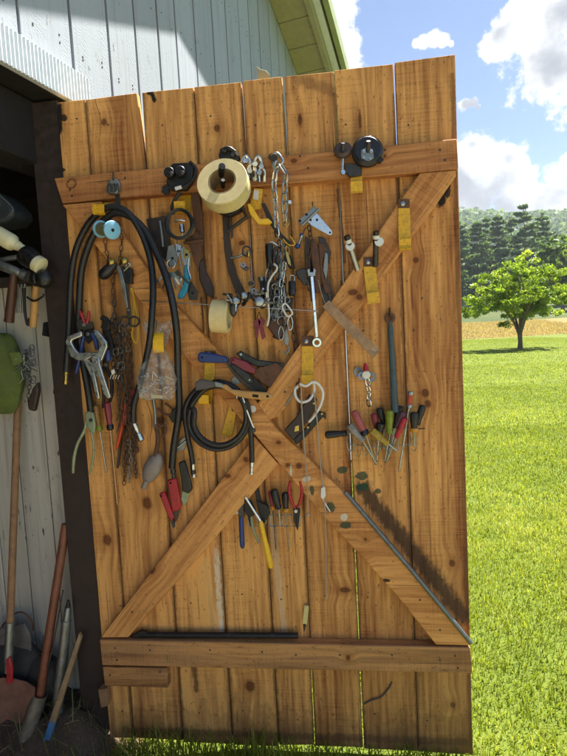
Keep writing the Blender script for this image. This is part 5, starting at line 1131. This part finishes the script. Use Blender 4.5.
t = thing('spark_gauge', 'small white lettered tag on a ring among the rusty chains', 'tag', at(114, 373, .06)); pl('card', whitepl, [(111, 371), (114, 369), (115, 373), (112, 375)], .065, .001, t, bevel=0); mb = MB()
for k in range(4): mb.tube(pd([(110+k*2.6, 379, .062), (111.5+k*2.6, 375, .064)]), .001, 5)
mb.build('prongs', whitepl, t)
S('screwdriver with a worn red handle and a very long thin shank at the left', (107, 402), (110.5, 430), (117.5, 506), darkred, 3.6, blackpl, group='screwdrivers in the left cluster', o=.045, o2=.012, shank_m=M('coppery_shank', '#b08a68', .4, .7, .2, 80, .1), rs=1.1)
S('screwdriver with an amber handle hanging beside the pale green pliers', (96, 405), (100, 431), (106.5, 473), M('brown_amber_plastic', '#8a6226', .35, 0, .25, 60, .06, '#4c341c', .3), 3.3, oliveg, group='screwdrivers in the left cluster', o=.03, o2=.012)
t = thing('green_plier', 'old pale green curved handled pliers at the left edge of the door', 'pliers', at(89, 420, .04))
pl('head', greenold, [(84, 414), (88, 411), (93, 413), (95, 425), (94, 434), (90, 432), (86, 425)], .036, .014, t, bevel=.004); cy('pivot', iron, (91, 420, .05), .006, .004, t)
tb('handle', greenold, [(87, 418, .042), (84.5, 430, .044), (77.5, 444, .046), (74, 458, .046), (73, 473, .045)], [.006, .005, .005, .0055, .0045], t); tb('handle', greenold, [(91, 430, .04), (93.5, 445, .04), (93, 460, .04), (89.5, 474, .038)], [.005, .004, .004, .004, .003], t)
t = thing('orange_handle', 'bright orange curved plastic handle among the rusty chains', 'handle', at(122, 420, .03)); pl('grip', orangepl, [(124, 402), (128, 402), (127, 417), (123, 428), (118, 446), (116, 450), (115, 447), (119, 430), (122, 415)], .025, .014, t, bevel=.004); tb('rod', iron, [(124, 415, .02), (121, 440, .014), (117.5, 468, .01)], .004, t)
pl_ = pl('red_strap_end', M('faded_red_strap', '#a03428', .6, 0, .25, 60, .1), [(128, 388), (137, 391), (137, 394), (131, 405), (128, 403)], .03, .006); tag(pl_, 'faded red strap end above the orange handle', 'strap')
# bag of nails
hook('yellow hook behind the clear plastic bag of nails', 162.5, 313, 334, 10.5, (303, 313), o0=.005, tip=False, out=.03)
t = thing('hook_tip', 'bright yellow hook lip holding up the clear plastic bag', 'hook', at(158, 340, .07), GH); mb = MB(); p = spl(pd([(160, 334, .02), (159, 352, .05), (158.5, 351, .085), (158, 338, .092), (158.5, 333, .085)]), 5); 
for a, b in zip(p, p[1:]): mb.prism([a+V((-.017, 0, 0)), a+V((.017, 0, 0)), b+V((.017, 0, 0)), b+V((-.017, 0, 0))], (0, .002, .0012))
mb.build('lip', yellow2, t, smooth=60)
bagm, nt_, bs_ = newmat('clear_plastic_bag'); o_ = nt_.n['Material Output']; trn = nt_.new('ShaderNodeBsdfTransparent'); mx = nt_.new('ShaderNodeMixShader'); lw = nt_.new('ShaderNodeLayerWeight'); lw.inputs[0].default_value = .35
bs_.inputs['Base Color'].default_value = (.8, .8, .78, 1); bs_.inputs['Roughness'].default_value = .12
tcb = nt_.new('ShaderNodeTexCoord').outputs['Object']; bn_ = nt_.noise(tcb, 45, 5, .6, .8); nt_.l.new(nt_.bump(bn_, 1.0, .012), bs_.inputs['Normal'])
nt_.l.new(nt_.math('ADD', nt_.math('MULTIPLY', lw.outputs['Facing'], .35), nt_.mr(bn_, .45, .75, .05, .42), clamp=True), mx.inputs[0]); nt_.l.new(trn.outputs[0], mx.inputs[1]); nt_.l.new(bs_.outputs[0], mx.inputs[2]); nt_.l.new(mx.outputs[0], o_.inputs['Surface'])
t = thing('plastic_bag', 'crumpled clear plastic bag hanging on the yellow hook by the hose', 'bag', at(158, 370, .06)); mb = MB(); rows = [(322, 14, .008), (330, 12, .012), (340, 10, .016), (348, 6, .016), (356, 10, .022), (366, 16, .03), (378, 18, .034), (389, 18.5, .03), (396, 17, .018), (399, 15, .006)]; n = 28; vs = []
for y, w, d in rows:
    for k in range(n):
        a = 2*math.pi*k/n; j = 1+.13*math.sin(7*a+y*.3)+.08*math.sin(11*a-y*.5); c = D(158-.02*(y-340)+w*math.cos(a)*j, y+2.2*math.sin(5*a+y)*.6, .07); vs.append(c+V((0, -math.sin(a)*d*j, 0)))
mb.add(vs, [(i*n+k, i*n+(k+1) % n, (i+1)*n+(k+1) % n, (i+1)*n+k) for i in range(len(rows)-1) for k in range(n)]+[tuple(range((len(rows)-1)*n, len(rows)*n))]); mb.build('film', bagm, t, smooth=60)
mb = MB()
for k in range(46):
    x, y = 157+random.uniform(-13, 13), 383+random.uniform(-9, 10); c = D(x, y, .07+random.uniform(-.018, .018)); a = nrm((random.uniform(-1, 1), random.uniform(-.4, .4), random.uniform(-1, 1))); mb.tube([c-a*.013, c+a*.013], .0012, 5)
tag(mb.build('bagged_nails', zinc), 'loose pale nails lying inside the clear plastic bag', 'nails', None, 'stuff')
pl_ = pl('paper_slip', M('cream_paper', '#c9bf90', .8, 0, .1, 60, .05), [(151, 394.5), (163, 395.5), (162.5, 399), (151, 398)], .066, .001, bevel=0); tag(pl_, 'small cream paper slip in the bottom of the clear bag', 'paper')
# lead ladle and rods
t = thing('melting_ladle', 'dull grey oval ladle hanging low on a rusty shank', 'ladle', at(152, 468, .03)); A, B_ = D(159, 457, .03), D(145, 486, .03); u = nrm(B_-A); s = nrm(np.cross(u, (0, 1, 0)))
MB().ell(D(152.5, 468, .026), (.030, .017, .056), [s, V((0, 1, 0)), u], 20, 12, .015).build('bowl', M('dull_lead', '#8c8078', .6, .25, .2, 40, .3, '#5a4c42', .3), t); tb('lip', M('dull_lead_lip', '#8c8078', .6, .25), [(147, 480, .03), (143.5, 488, .026)], .010, t)
tb('shank', rust, [(156, 424, .03), (158, 440, .03), (155, 458, .03)], [.006, .008, .006], t); tb('hook', rust, [(155, 430, .03), (163, 425, .03), (166, 430, .03), (162, 438, .03)], .004, t)
t = tb('threaded_rod', galv, [(153, 396, .03), (155, 412, .03), (155.5, 428, .03)], .0055); tag(t, 'short threaded grey rod between the plastic bag and the ladle', 'rod')
t = tb('rusty_eye', rust, [(158, 408, .02), (164, 414, .025), (171, 414, .025), (172, 409, .02), (165, 403, .02)], .004); tag(t, 'rusty bent eye hook on the board below the plastic bag', 'hook')
GKn = 'red handled folding knives'
for lab, hp, bp, hl in (('larger red handled knife hanging by the black hose end', [(167, 480.5), (176, 478), (181, 506), (178, 511), (172, 512)], [(172, 512), (180, 509), (177, 520), (174, 524)], (170.5, 483)), ('smaller red handled knife, lower and left of the larger one', [(158.5, 494), (164, 491.5), (169, 504), (174, 518), (171, 522), (167, 515)], [(170, 520), (174.5, 517), (175, 527), (173, 529)], (161, 496))):
    t = thing('utility_knife', lab, 'knife', at(*hl, .035), GKn); pl('handle', redpl, hp, .024, .016, t, bevel=.004); pl('blade', iron, bp, .028, .004, t, bevel=.0005); cy('hang_hole', blackvoid, (*hl, .0402), .0042, .0006, t, bev=0)
t = thing('black_plier', 'black handled tool hanging right of the larger red knife', 'knife', at(186, 475, .03)); pl('handle', blackpl, [(178, 463), (184, 460.5), (190, 480), (192, 490), (188, 494), (182, 491), (181, 480)], .028, .016, t, bevel=.004); pl('blade', greenold, [(182, 491), (189, 493), (188, 500), (184, 506), (181, 500)], .03, .005, t)
t = thing('gate_latch', 'small grey latch plate between the two long hoses', 'latch', at(182, 445, .02)); pl('plate', galv, [(176, 444), (184, 437), (188, 440), (184, 450), (177, 452)], .012, .005, t); tb('bolt', steel, [(177, 448, .02), (187, 440, .02)], .0035, t)
t = thing('black_clip', 'flat black clip behind the long hose left of the coil', 'clip', at(174, 415, .02)); pl('body', blackpl, [(168, 416), (174, 408), (181, 406), (182, 421), (172, 423)], .012, .016, t, bevel=.003)
# ------------------------------------------------------------------ wire coil, snips and plates left of the tape
t = thing('wire_coil', 'coil of dark wire hung on the yellow hook under the belt clamp', 'wire coil', at(179, 225, .06)); mb = MB()
for k in range(11):
    rx, ry = 12.8+random.uniform(-2, 1.6), 14.2+random.uniform(-2, 1.6); mb.tube([D(179.5+rx*math.cos(a)+random.uniform(-.3, .3), 224+ry*math.sin(a), .05+.004*k+.008*math.sin(a)) for a in np.linspace(0, 2*math.pi, 29)[:-1]], .0024, 6, closed=True)
mb.build('turns', M('dark_wire', '#3c3c38', .45, .5, .3, 80, .1), t)
t = thing('spring_bolt', 'shiny zinc toggle bolt hanging inside the wire coil', 'bolt', at(182, 228, .06)); lz('barrel', zinc, (181.5, 224, .07), (182.5, 233, .07), [(0, .006), (.1, .0075), (.9, .0075), (1, .005)], t); tb('wing', zinc, [(174, 222, .07), (180, 220, .074), (185, 221, .07)], .003, t); tb('pin', zinc, [(182.5, 233, .07), (182, 240, .068)], .0022, t)
t = pl('steel_plate', M('dark_plate', '#3a322e', .45, .4, .3, 40, .2, '#54382a', .4), [(146, 219), (168, 216), (170, 246), (166, 262), (158, 252), (150, 236)], .004, .004); tag(t, 'dark square steel plate behind the long hose and wire coil', 'plate')
t = tb('threaded_stud', galv, [(160, 221, .012), (162, 236, .012), (163, 247, .012)], .005); tag(t, 'grey stud bolt lying on the dark square plate', 'bolt')
t = thing('long_hinge_hardware', 'long rusty strap hinge hanging left of the masking tape', 'hinge', at(196, 215, .03)); pl('strap', rust, [(191, 192), (199, 192), (202, 215), (203, 245), (199, 262), (196, 240), (193, 215)], .02, .006, t); pl('leaf', rust, [(184, 240), (199, 230), (203, 238), (201, 252), (198, 272), (194, 262), (190, 247)], .03, .005, t); tb('knuckle', rust, [(184, 243, .04), (204, 240, .04)], .005, t, smooth=False)
for q in ((199.5, 233.5), (191.5, 237.5)): cy('rivet', iron, (*q, .036), .005, .004, t)
t = thing('leather_sheath', 'dark leather knife sheath hanging below the rusty strap hinge', 'sheath', at(204, 280, .03)); pl('pouch', leather, [(198, 262), (203, 258), (206, 272), (213, 288), (213, 299), (205, 294), (199, 280)], .015, .016, t, bevel=.005)
t = thing('tin_snips', 'tin snips with a teal blue handle hanging below the wire coil', 'snips', at(186, 270, .05)); pl('handle', tealpl, [(184, 265), (189, 264), (189, 278), (187, 290), (183, 298), (177, 299), (178, 293), (183, 284)], .056, .014, t, bevel=.004); pl('jaw', steel, [(180, 249), (184, 246), (190, 253), (190, 266), (185, 268), (181, 258)], .06, .007, t); tb('spring_arm', zinc, [(189, 258, .07), (188, 268, .07), (191, 279, .07)], .003, t)
GF = 'flat steel plates hung below the wire coil'
for lab, pts, mt_, o in (('dark steel plate with a round hole below the wire coil', [(168, 246), (174, 244), (178, 258), (176, 266), (169, 267), (166, 260)], galv, .05), ('bright bent steel plate below the wire coil', [(175, 243), (181, 245), (180, 252), (178, 257), (176, 252)], zinc, .062), ('dull steel plate hanging lowest beside the teal handle', [(186, 284), (191, 281), (198, 292), (197, 300), (189, 300)], iron, .04), ('pale steel plate behind the teal handle', [(183, 248), (189, 250), (188, 257), (184, 258)], brass, .068)):
    t = thing('steel_tab', lab, 'plate', at(*pts[0], o), GF); pl('plate', mt_, pts, o, .004, t, bevel=.001); c = np.mean(pts, 0); cy('hole', blackvoid, (c[0]+.5, c[1]+1.5, o+.0041), .0048, .0006, t, bev=0)
t = thing('paper_tag', 'white tag with a dark square mark beside the teal handle', 'tag', at(179, 279, .07)); pl('card', whitepl, [(174.5, 279), (178, 272.5), (183, 276), (181.5, 281), (179, 285.5)], .072, .001, t, bevel=0); pl('square_mark', iron, [(177.3, 279), (179.3, 275.8), (181, 278), (179.3, 281.5)], .0731, .0003, t, bevel=0)
tb_ = tb('tag_wire', zinc, [(177, 240, .06), (179, 256, .07), (182, 272, .073)], .0012); tag(tb_, 'thin bright wire down to the white tag with a dark square', 'wire')
t = thing('plier_scissor', 'thin dark hook tool hanging from the rail between tape and strap hinge', 'hook', at(200, 300, .02)); tb('shaft', rust, [(201, 297, .012), (203, 320, .008), (203.5, 333, .005), (201, 336, .008)], .0028, t)

# ------------------------------------------------------------------ inside the opening, left of the post
t = thing('caulk_tube', 'cream tube with a tapered nozzle lying on the dark shelf', 'tube', at(0, 238, .06)); A, B_ = D(-14, 228, .06), D(34, 255, .06); L = np.linalg.norm(B_-A)
MB().lathe([(0, .028), (L*.52, .028), (L*.57, .026), (L*.62, .017), (L*.66, .0155), (L*.95, .0075), (L*.955, .009), (L, .0085)], A, B_-A, 24).build('body', creampl, t); MB().lathe([(0, .0165), (.004, .0165)], A+nrm(B_-A)*L*.655, B_-A, 20).build('collar', creampl, t)
t = thing('work_lamp', 'black round lamp with a cream ring beside the shelf end', 'lamp', at(38, 268, .07)); lz('barrel', blackpl, (24, 254, .07), (37, 263, .075), [(0, .03), (.3, .034), (1, .03)], t); lz('cream_ring', creampl, (35, 262, .075), (42, 266.5, .077), [(0, .027), (.1, .028), (.9, .028), (1, .02)], t); 
t = thing('rubber_ball_knob', 'black round knob below the lamp at the shelf end', 'knob', at(43, 278, .07)); MB().ell(D(44, 279, .075), (.029, .026, .031)).build('ball', blackpl, t); MB().ell(D(36, 279, .072), (.02, .02, .024)).build('hub', blackpl, t); cy('button', steel, (45, 283, .1), .004, .002, t)
t = thing('claw_hammer', 'grey headed hammer hung head up under the shelf', 'hammer', at(14, 270, .05)); lz('head', galv, (-8, 262, .055), (28, 276, .055), [(0, .014), (.5, .016), (.75, .014), (.8, .011), (.84, .018), (1, .017)], t); lz('handle', darkhandle, (14, 272, .05), (9, 322, .03), [(0, .012), (.5, .0145), (1, .016)], t)
t = thing('loose_tube', 'pale grey flat bar lying under the cream tube', 'bar', at(8, 258, .03)); MB().tube(pd([(-10, 262, .03), (24, 256, .03)]), .009, 8).build('bar_body', galv, t)
t = thing('wooden_mallet', 'wooden tool handle hanging below the lamp', 'handle', at(33, 300, .03)); lz('handle', handlewood, (36, 285, .02), (33, 327, .012), [(0, .010), (.5, .0125), (1, .0115)], t); lz('neck', iron, (37, 276, .03), (36, 286, .02), [(0, .008), (1, .010)], t)
t = thing('drill_bits', 'three grey steel rods hanging under the shelf', 'rods', at(21, 300, .02)); 
for x in (17, 20.5, 24): tb('rod', galv, [(x+1, 284, .01), (x, 313, .006)], .004, t)
t = thing('dark_hook', 'black bent hook hanging by the wooden handle', 'hook', at(27, 310, .02)); tb('stem', castiron, [(24, 288, .02), (25, 312, .012), (28, 325, .01), (30, 318, .01)], .005, t); tb('arm', castiron, [(27, 297, .03), (34, 301, .035), (42, 297, .04), (44, 294, .04)], .0035, t)
t = thing('storage_bin', 'dark grey bin corner standing on the shelf', 'bin', at(3, 205, -.05)); pl('side', M('grey_bin', '#3a4044', .45, 0, .2, 30, .1), [(-20, 186), (-2, 192), (12, 206), (14, 214), (6, 222), (-20, 226)], -.15, .12, t, bevel=.012); tb('rim', M('grey_bin_rim', '#5a6064', .4), [(-3, 193, -.025), (11, 206, -.025), (13, 213, -.025)], .003, t)
t = thing('paint_bucket', 'black round bucket in the dark at the back of the shelf', 'bucket', at(-2, 150, -.3)); MB().lathe([(0, .11), (.22, .125), (.225, .13), (.24, .13)], D(-2, 176, -.3), (0, 0, 1), 28).build('pail', castiron, t); tb('bail', iron, [(-12, 150, -.2), (4, 160, -.17), (16, 140, -.2)], .002, t)
t = thing('canvas_bag', 'olive green cloth bag hanging on the white boards', 'bag', at(8, 340, -.05)); mb = MB(); n = 22; vs = []
rows = [(333, -14, 8, .012), (338, -18, 14, .03), (350, -24, 19, .045), (365, -26, 23, .05), (380, -26, 26, .05), (395, -26, 22, .045), (408, -25, 19, .03), (414, -20, 14, .01)]
for y, x0, x1, d in rows:
    for k in range(n):
        a = 2*math.pi*k/n; j = 1+.05*math.sin(6*a+y*.11)+.05*math.sin(9*a); c = D((x0+x1)/2+(x1-x0)/2*math.cos(a)*j, y+2*math.sin(4*a), -.04); vs.append(c+V((0, -math.sin(a)*d*(1+.18*math.sin(5*a+y*.17)), 0)))
mb.add(vs, [(i*n+k, i*n+(k+1) % n, (i+1)*n+(k+1) % n, (i+1)*n+k) for i in range(len(rows)-1) for k in range(n)]+[tuple(range(n))[::-1], tuple(range((len(rows)-1)*n, len(rows)*n))]); mb.build('cloth', M('olive_canvas', '#56632c', .9, 0, .2, 40, .5, '#4a5426', .25), t, smooth=60, sub=1)
pl('flap', M('olive_canvas_flap', '#5e6c32', .9, 0, .2, 40, .5), [(8, 352), (19, 352), (22, 362), (13, 366)], .012, .01, t, bevel=.003)
t = thing('nail_bunch', 'bunch of bright long nails and wire bits hung on the white boards', 'nails', at(28, 365, -.03)); mb = MB()
for k in range(30):
    c = D(27+random.uniform(-8, 8), 366+random.uniform(-13, 14), -.03+random.uniform(0, .05)); a = nrm((random.uniform(-1, 1), random.uniform(-.5, .3), random.uniform(-.9, .9))); L = random.uniform(.012, .034); mb.tube([c-a*L, c+a*L], .0017, 5)
for k in range(8):
    x, y = 28+random.uniform(-6, 6), 360+random.uniform(-12, 25); mb.tube([D(x+2.5*math.cos(a), y+4*math.sin(a), .0+.01*math.sin(a)) for a in np.linspace(0, 2*math.pi, 13)[:-1]], .0018, 6, closed=True)
mb.build('nails', galv, t); MB().chain(pd([(26, 350, -.02), (30, 380, -.01), (28, 402, -.02)]), .009, .005, .0016).build('chain_links', iron, t)
pl('pouch', leather, [(32, 388), (37, 382), (38, 392), (34, 412), (28, 410), (27, 404)], -.03, .022, t, bevel=.006)
# long handled tools leaning on the boards
def pole(name, a, b, mt_, r, par): return lz(name, mt_, a, b, [(0, r*.92), (.01, r), (1, r)], par, 14)
t = thing('shovel', 'round point shovel with a rust brown blade and a red collar, leaning blade down', 'shovel', at(12, 700, .04))
pole('handle', (18.5, 384, -.07), (10, 628, .045), oldhandle, .0125, t); lz('socket', galv, (10.2, 622, .044), (8, 672, .06), [(0, .0145), (.6, .0155), (1, .012)], t)
pl('red_collar', M('red_paint', '#a8242c', .5, 0, .2, 50, .1, '#5c2420', .4), [(5.5, 660), (9, 657), (12, 668), (11.5, 684), (6, 684)], .06, .012, t, bevel=.004)
ol = [(-16, 684), (-8, 679), (4, 678), (14, 679), (26, 682), (35, 688), (33, 712), (27, 734), (17, 758), (5, 780), (-8, 764), (-16, 740)]; mb = MB(); n = len(ol); cc = V((9, 722)); vs = []; fs = []; rn = 6; sk = .003
for lay in (0, 1):
    for j in range(rn+1):
        f_ = j/rn
        for k in range(n):
            x, y = cc+(V(ol[k])-cc)*f_; oo = .06-.018*(1-((x-9)/28)**2)+.008*((y-722)/60)**2; vs.append(D(x, y, oo)+V((0, sk*lay, 0)))
for lay in (0, 1):
    b = lay*(rn+1)*n
    for j in range(rn):
        for k in range(n): q = (b+j*n+k, b+j*n+(k+1) % n, b+(j+1)*n+(k+1) % n, b+(j+1)*n+k); fs.append(q if lay else q[::-1])
e = (rn+1)*n
for k in range(n): fs.append((rn*n+k, rn*n+(k+1) % n, e+rn*n+(k+1) % n, e+rn*n+k))
mb.add(vs, fs); mb.build('blade', M('rusty_shovel_blade', '#86604e', .65, .15, .3, 18, .3, '#a03a34', .2, 14), t, smooth=50)
t = thing('post_hole_digger', 'red brown wooden handle standing in a grey steel socket by the post', 'digger', at(50, 640, 0))
pole('handle', (66, 524, -.03), (38, 708, .035), redhandle, .0155, t); A, B_ = D(40, 694, .034), D(24, 742, .06); L = np.linalg.norm(B_-A); MB().ring(A, B_-A, .024, .027, L, 24).build('socket', M('muddy_steel', '#8c8272', .55, .6, .25, 30, .2, '#5a4c3a', .4), t)
t = thing('steel_pipe', 'grey galvanised pipe leaning against the foot of the brown post', 'pipe', at(63, 660, .02)); A, B_ = D(68, 606, .012), D(52, 762, .03); L = np.linalg.norm(B_-A); MB().lathe([(0, .006), (.008, .011), (.05, .0125), (.052, .0155), (L*.3, .018), (L, .021)], A, B_-A, 20).build('tube', galv, t); lz('tip', castiron, (68.4, 600, .012), (68, 607, .012), [(0, .004), (1, .009)], t); tb('wire', iron, [(63, 590, .01), (54, 640, .02), (48, 668, .03)], .0025, t)
t = thing('wood_stake', 'bare wooden stake with a blue painted lower end, leaning right', 'stake', at(62, 700, .05)); A, B_, C = D(80.5, 638, .03), D(52, 722, .07), D(40, 762, .08); u = nrm(C-A); s = nrm(np.cross(u, (0, 1, 0)))
MB().prism([A+s*.002, B_+s*.0105, B_-s*.0105, A-s*.0105+u*-.012], (0, .014, 0)).build('bare_end', M('stake_wood', '#9a7c58', .8, 0, .25, 40, .25), t, bevel=.001); MB().prism([B_+s*.0106, C+s*.0108, C-s*.0108, B_-s*.0106], (0, .0142, 0)).build('blue_end', M('blue_paint', '#3f6f9e', .6, 0, .2, 40, .15, '#7c8a8a', .25), t, bevel=.001)
t = thing('fence_wire', 'rusty wire hoop behind the shovel handle', 'wire', at(22, 620, -.03)); tb('hoop', rust, [(2, 626, -.04), (14, 614, -.02), (24, 613, -.01), (32, 622, -.02), (33, 630, -.04)], .003, t)
t = thing('junk_sack', 'crumpled dark grey sack heaped at the foot of the white boards', 'sack', at(20, 660, 0)); mb = MB(); mb.ell(D(14, 668, -.03), (.14, .05, .12), None, 22, 14, .09); mb.ell(D(44, 676, -.02), (.075, .045, .085), None, 18, 12, .09); mb.build('cloth', M('dark_sack', '#2c2a28', .8, 0, .3, 25, .6, '#4c443a', .3), t, smooth=70, sub=1)
pl('grey_panel', M('grey_tin', '#6a6560', .6, .2, .3, 25, .2, '#463c34', .4), [(-10, 630), (24, 624), (30, 636), (32, 662), (20, 668), (-10, 660)], -.02, .012, t, bevel=.003)
t = pl('wood_block', oldhandle, [(98, 690), (106, 689), (108, 706), (101, 708)], .005, .03); tag(t, 'small wooden block at the foot of the brown post', 'block')
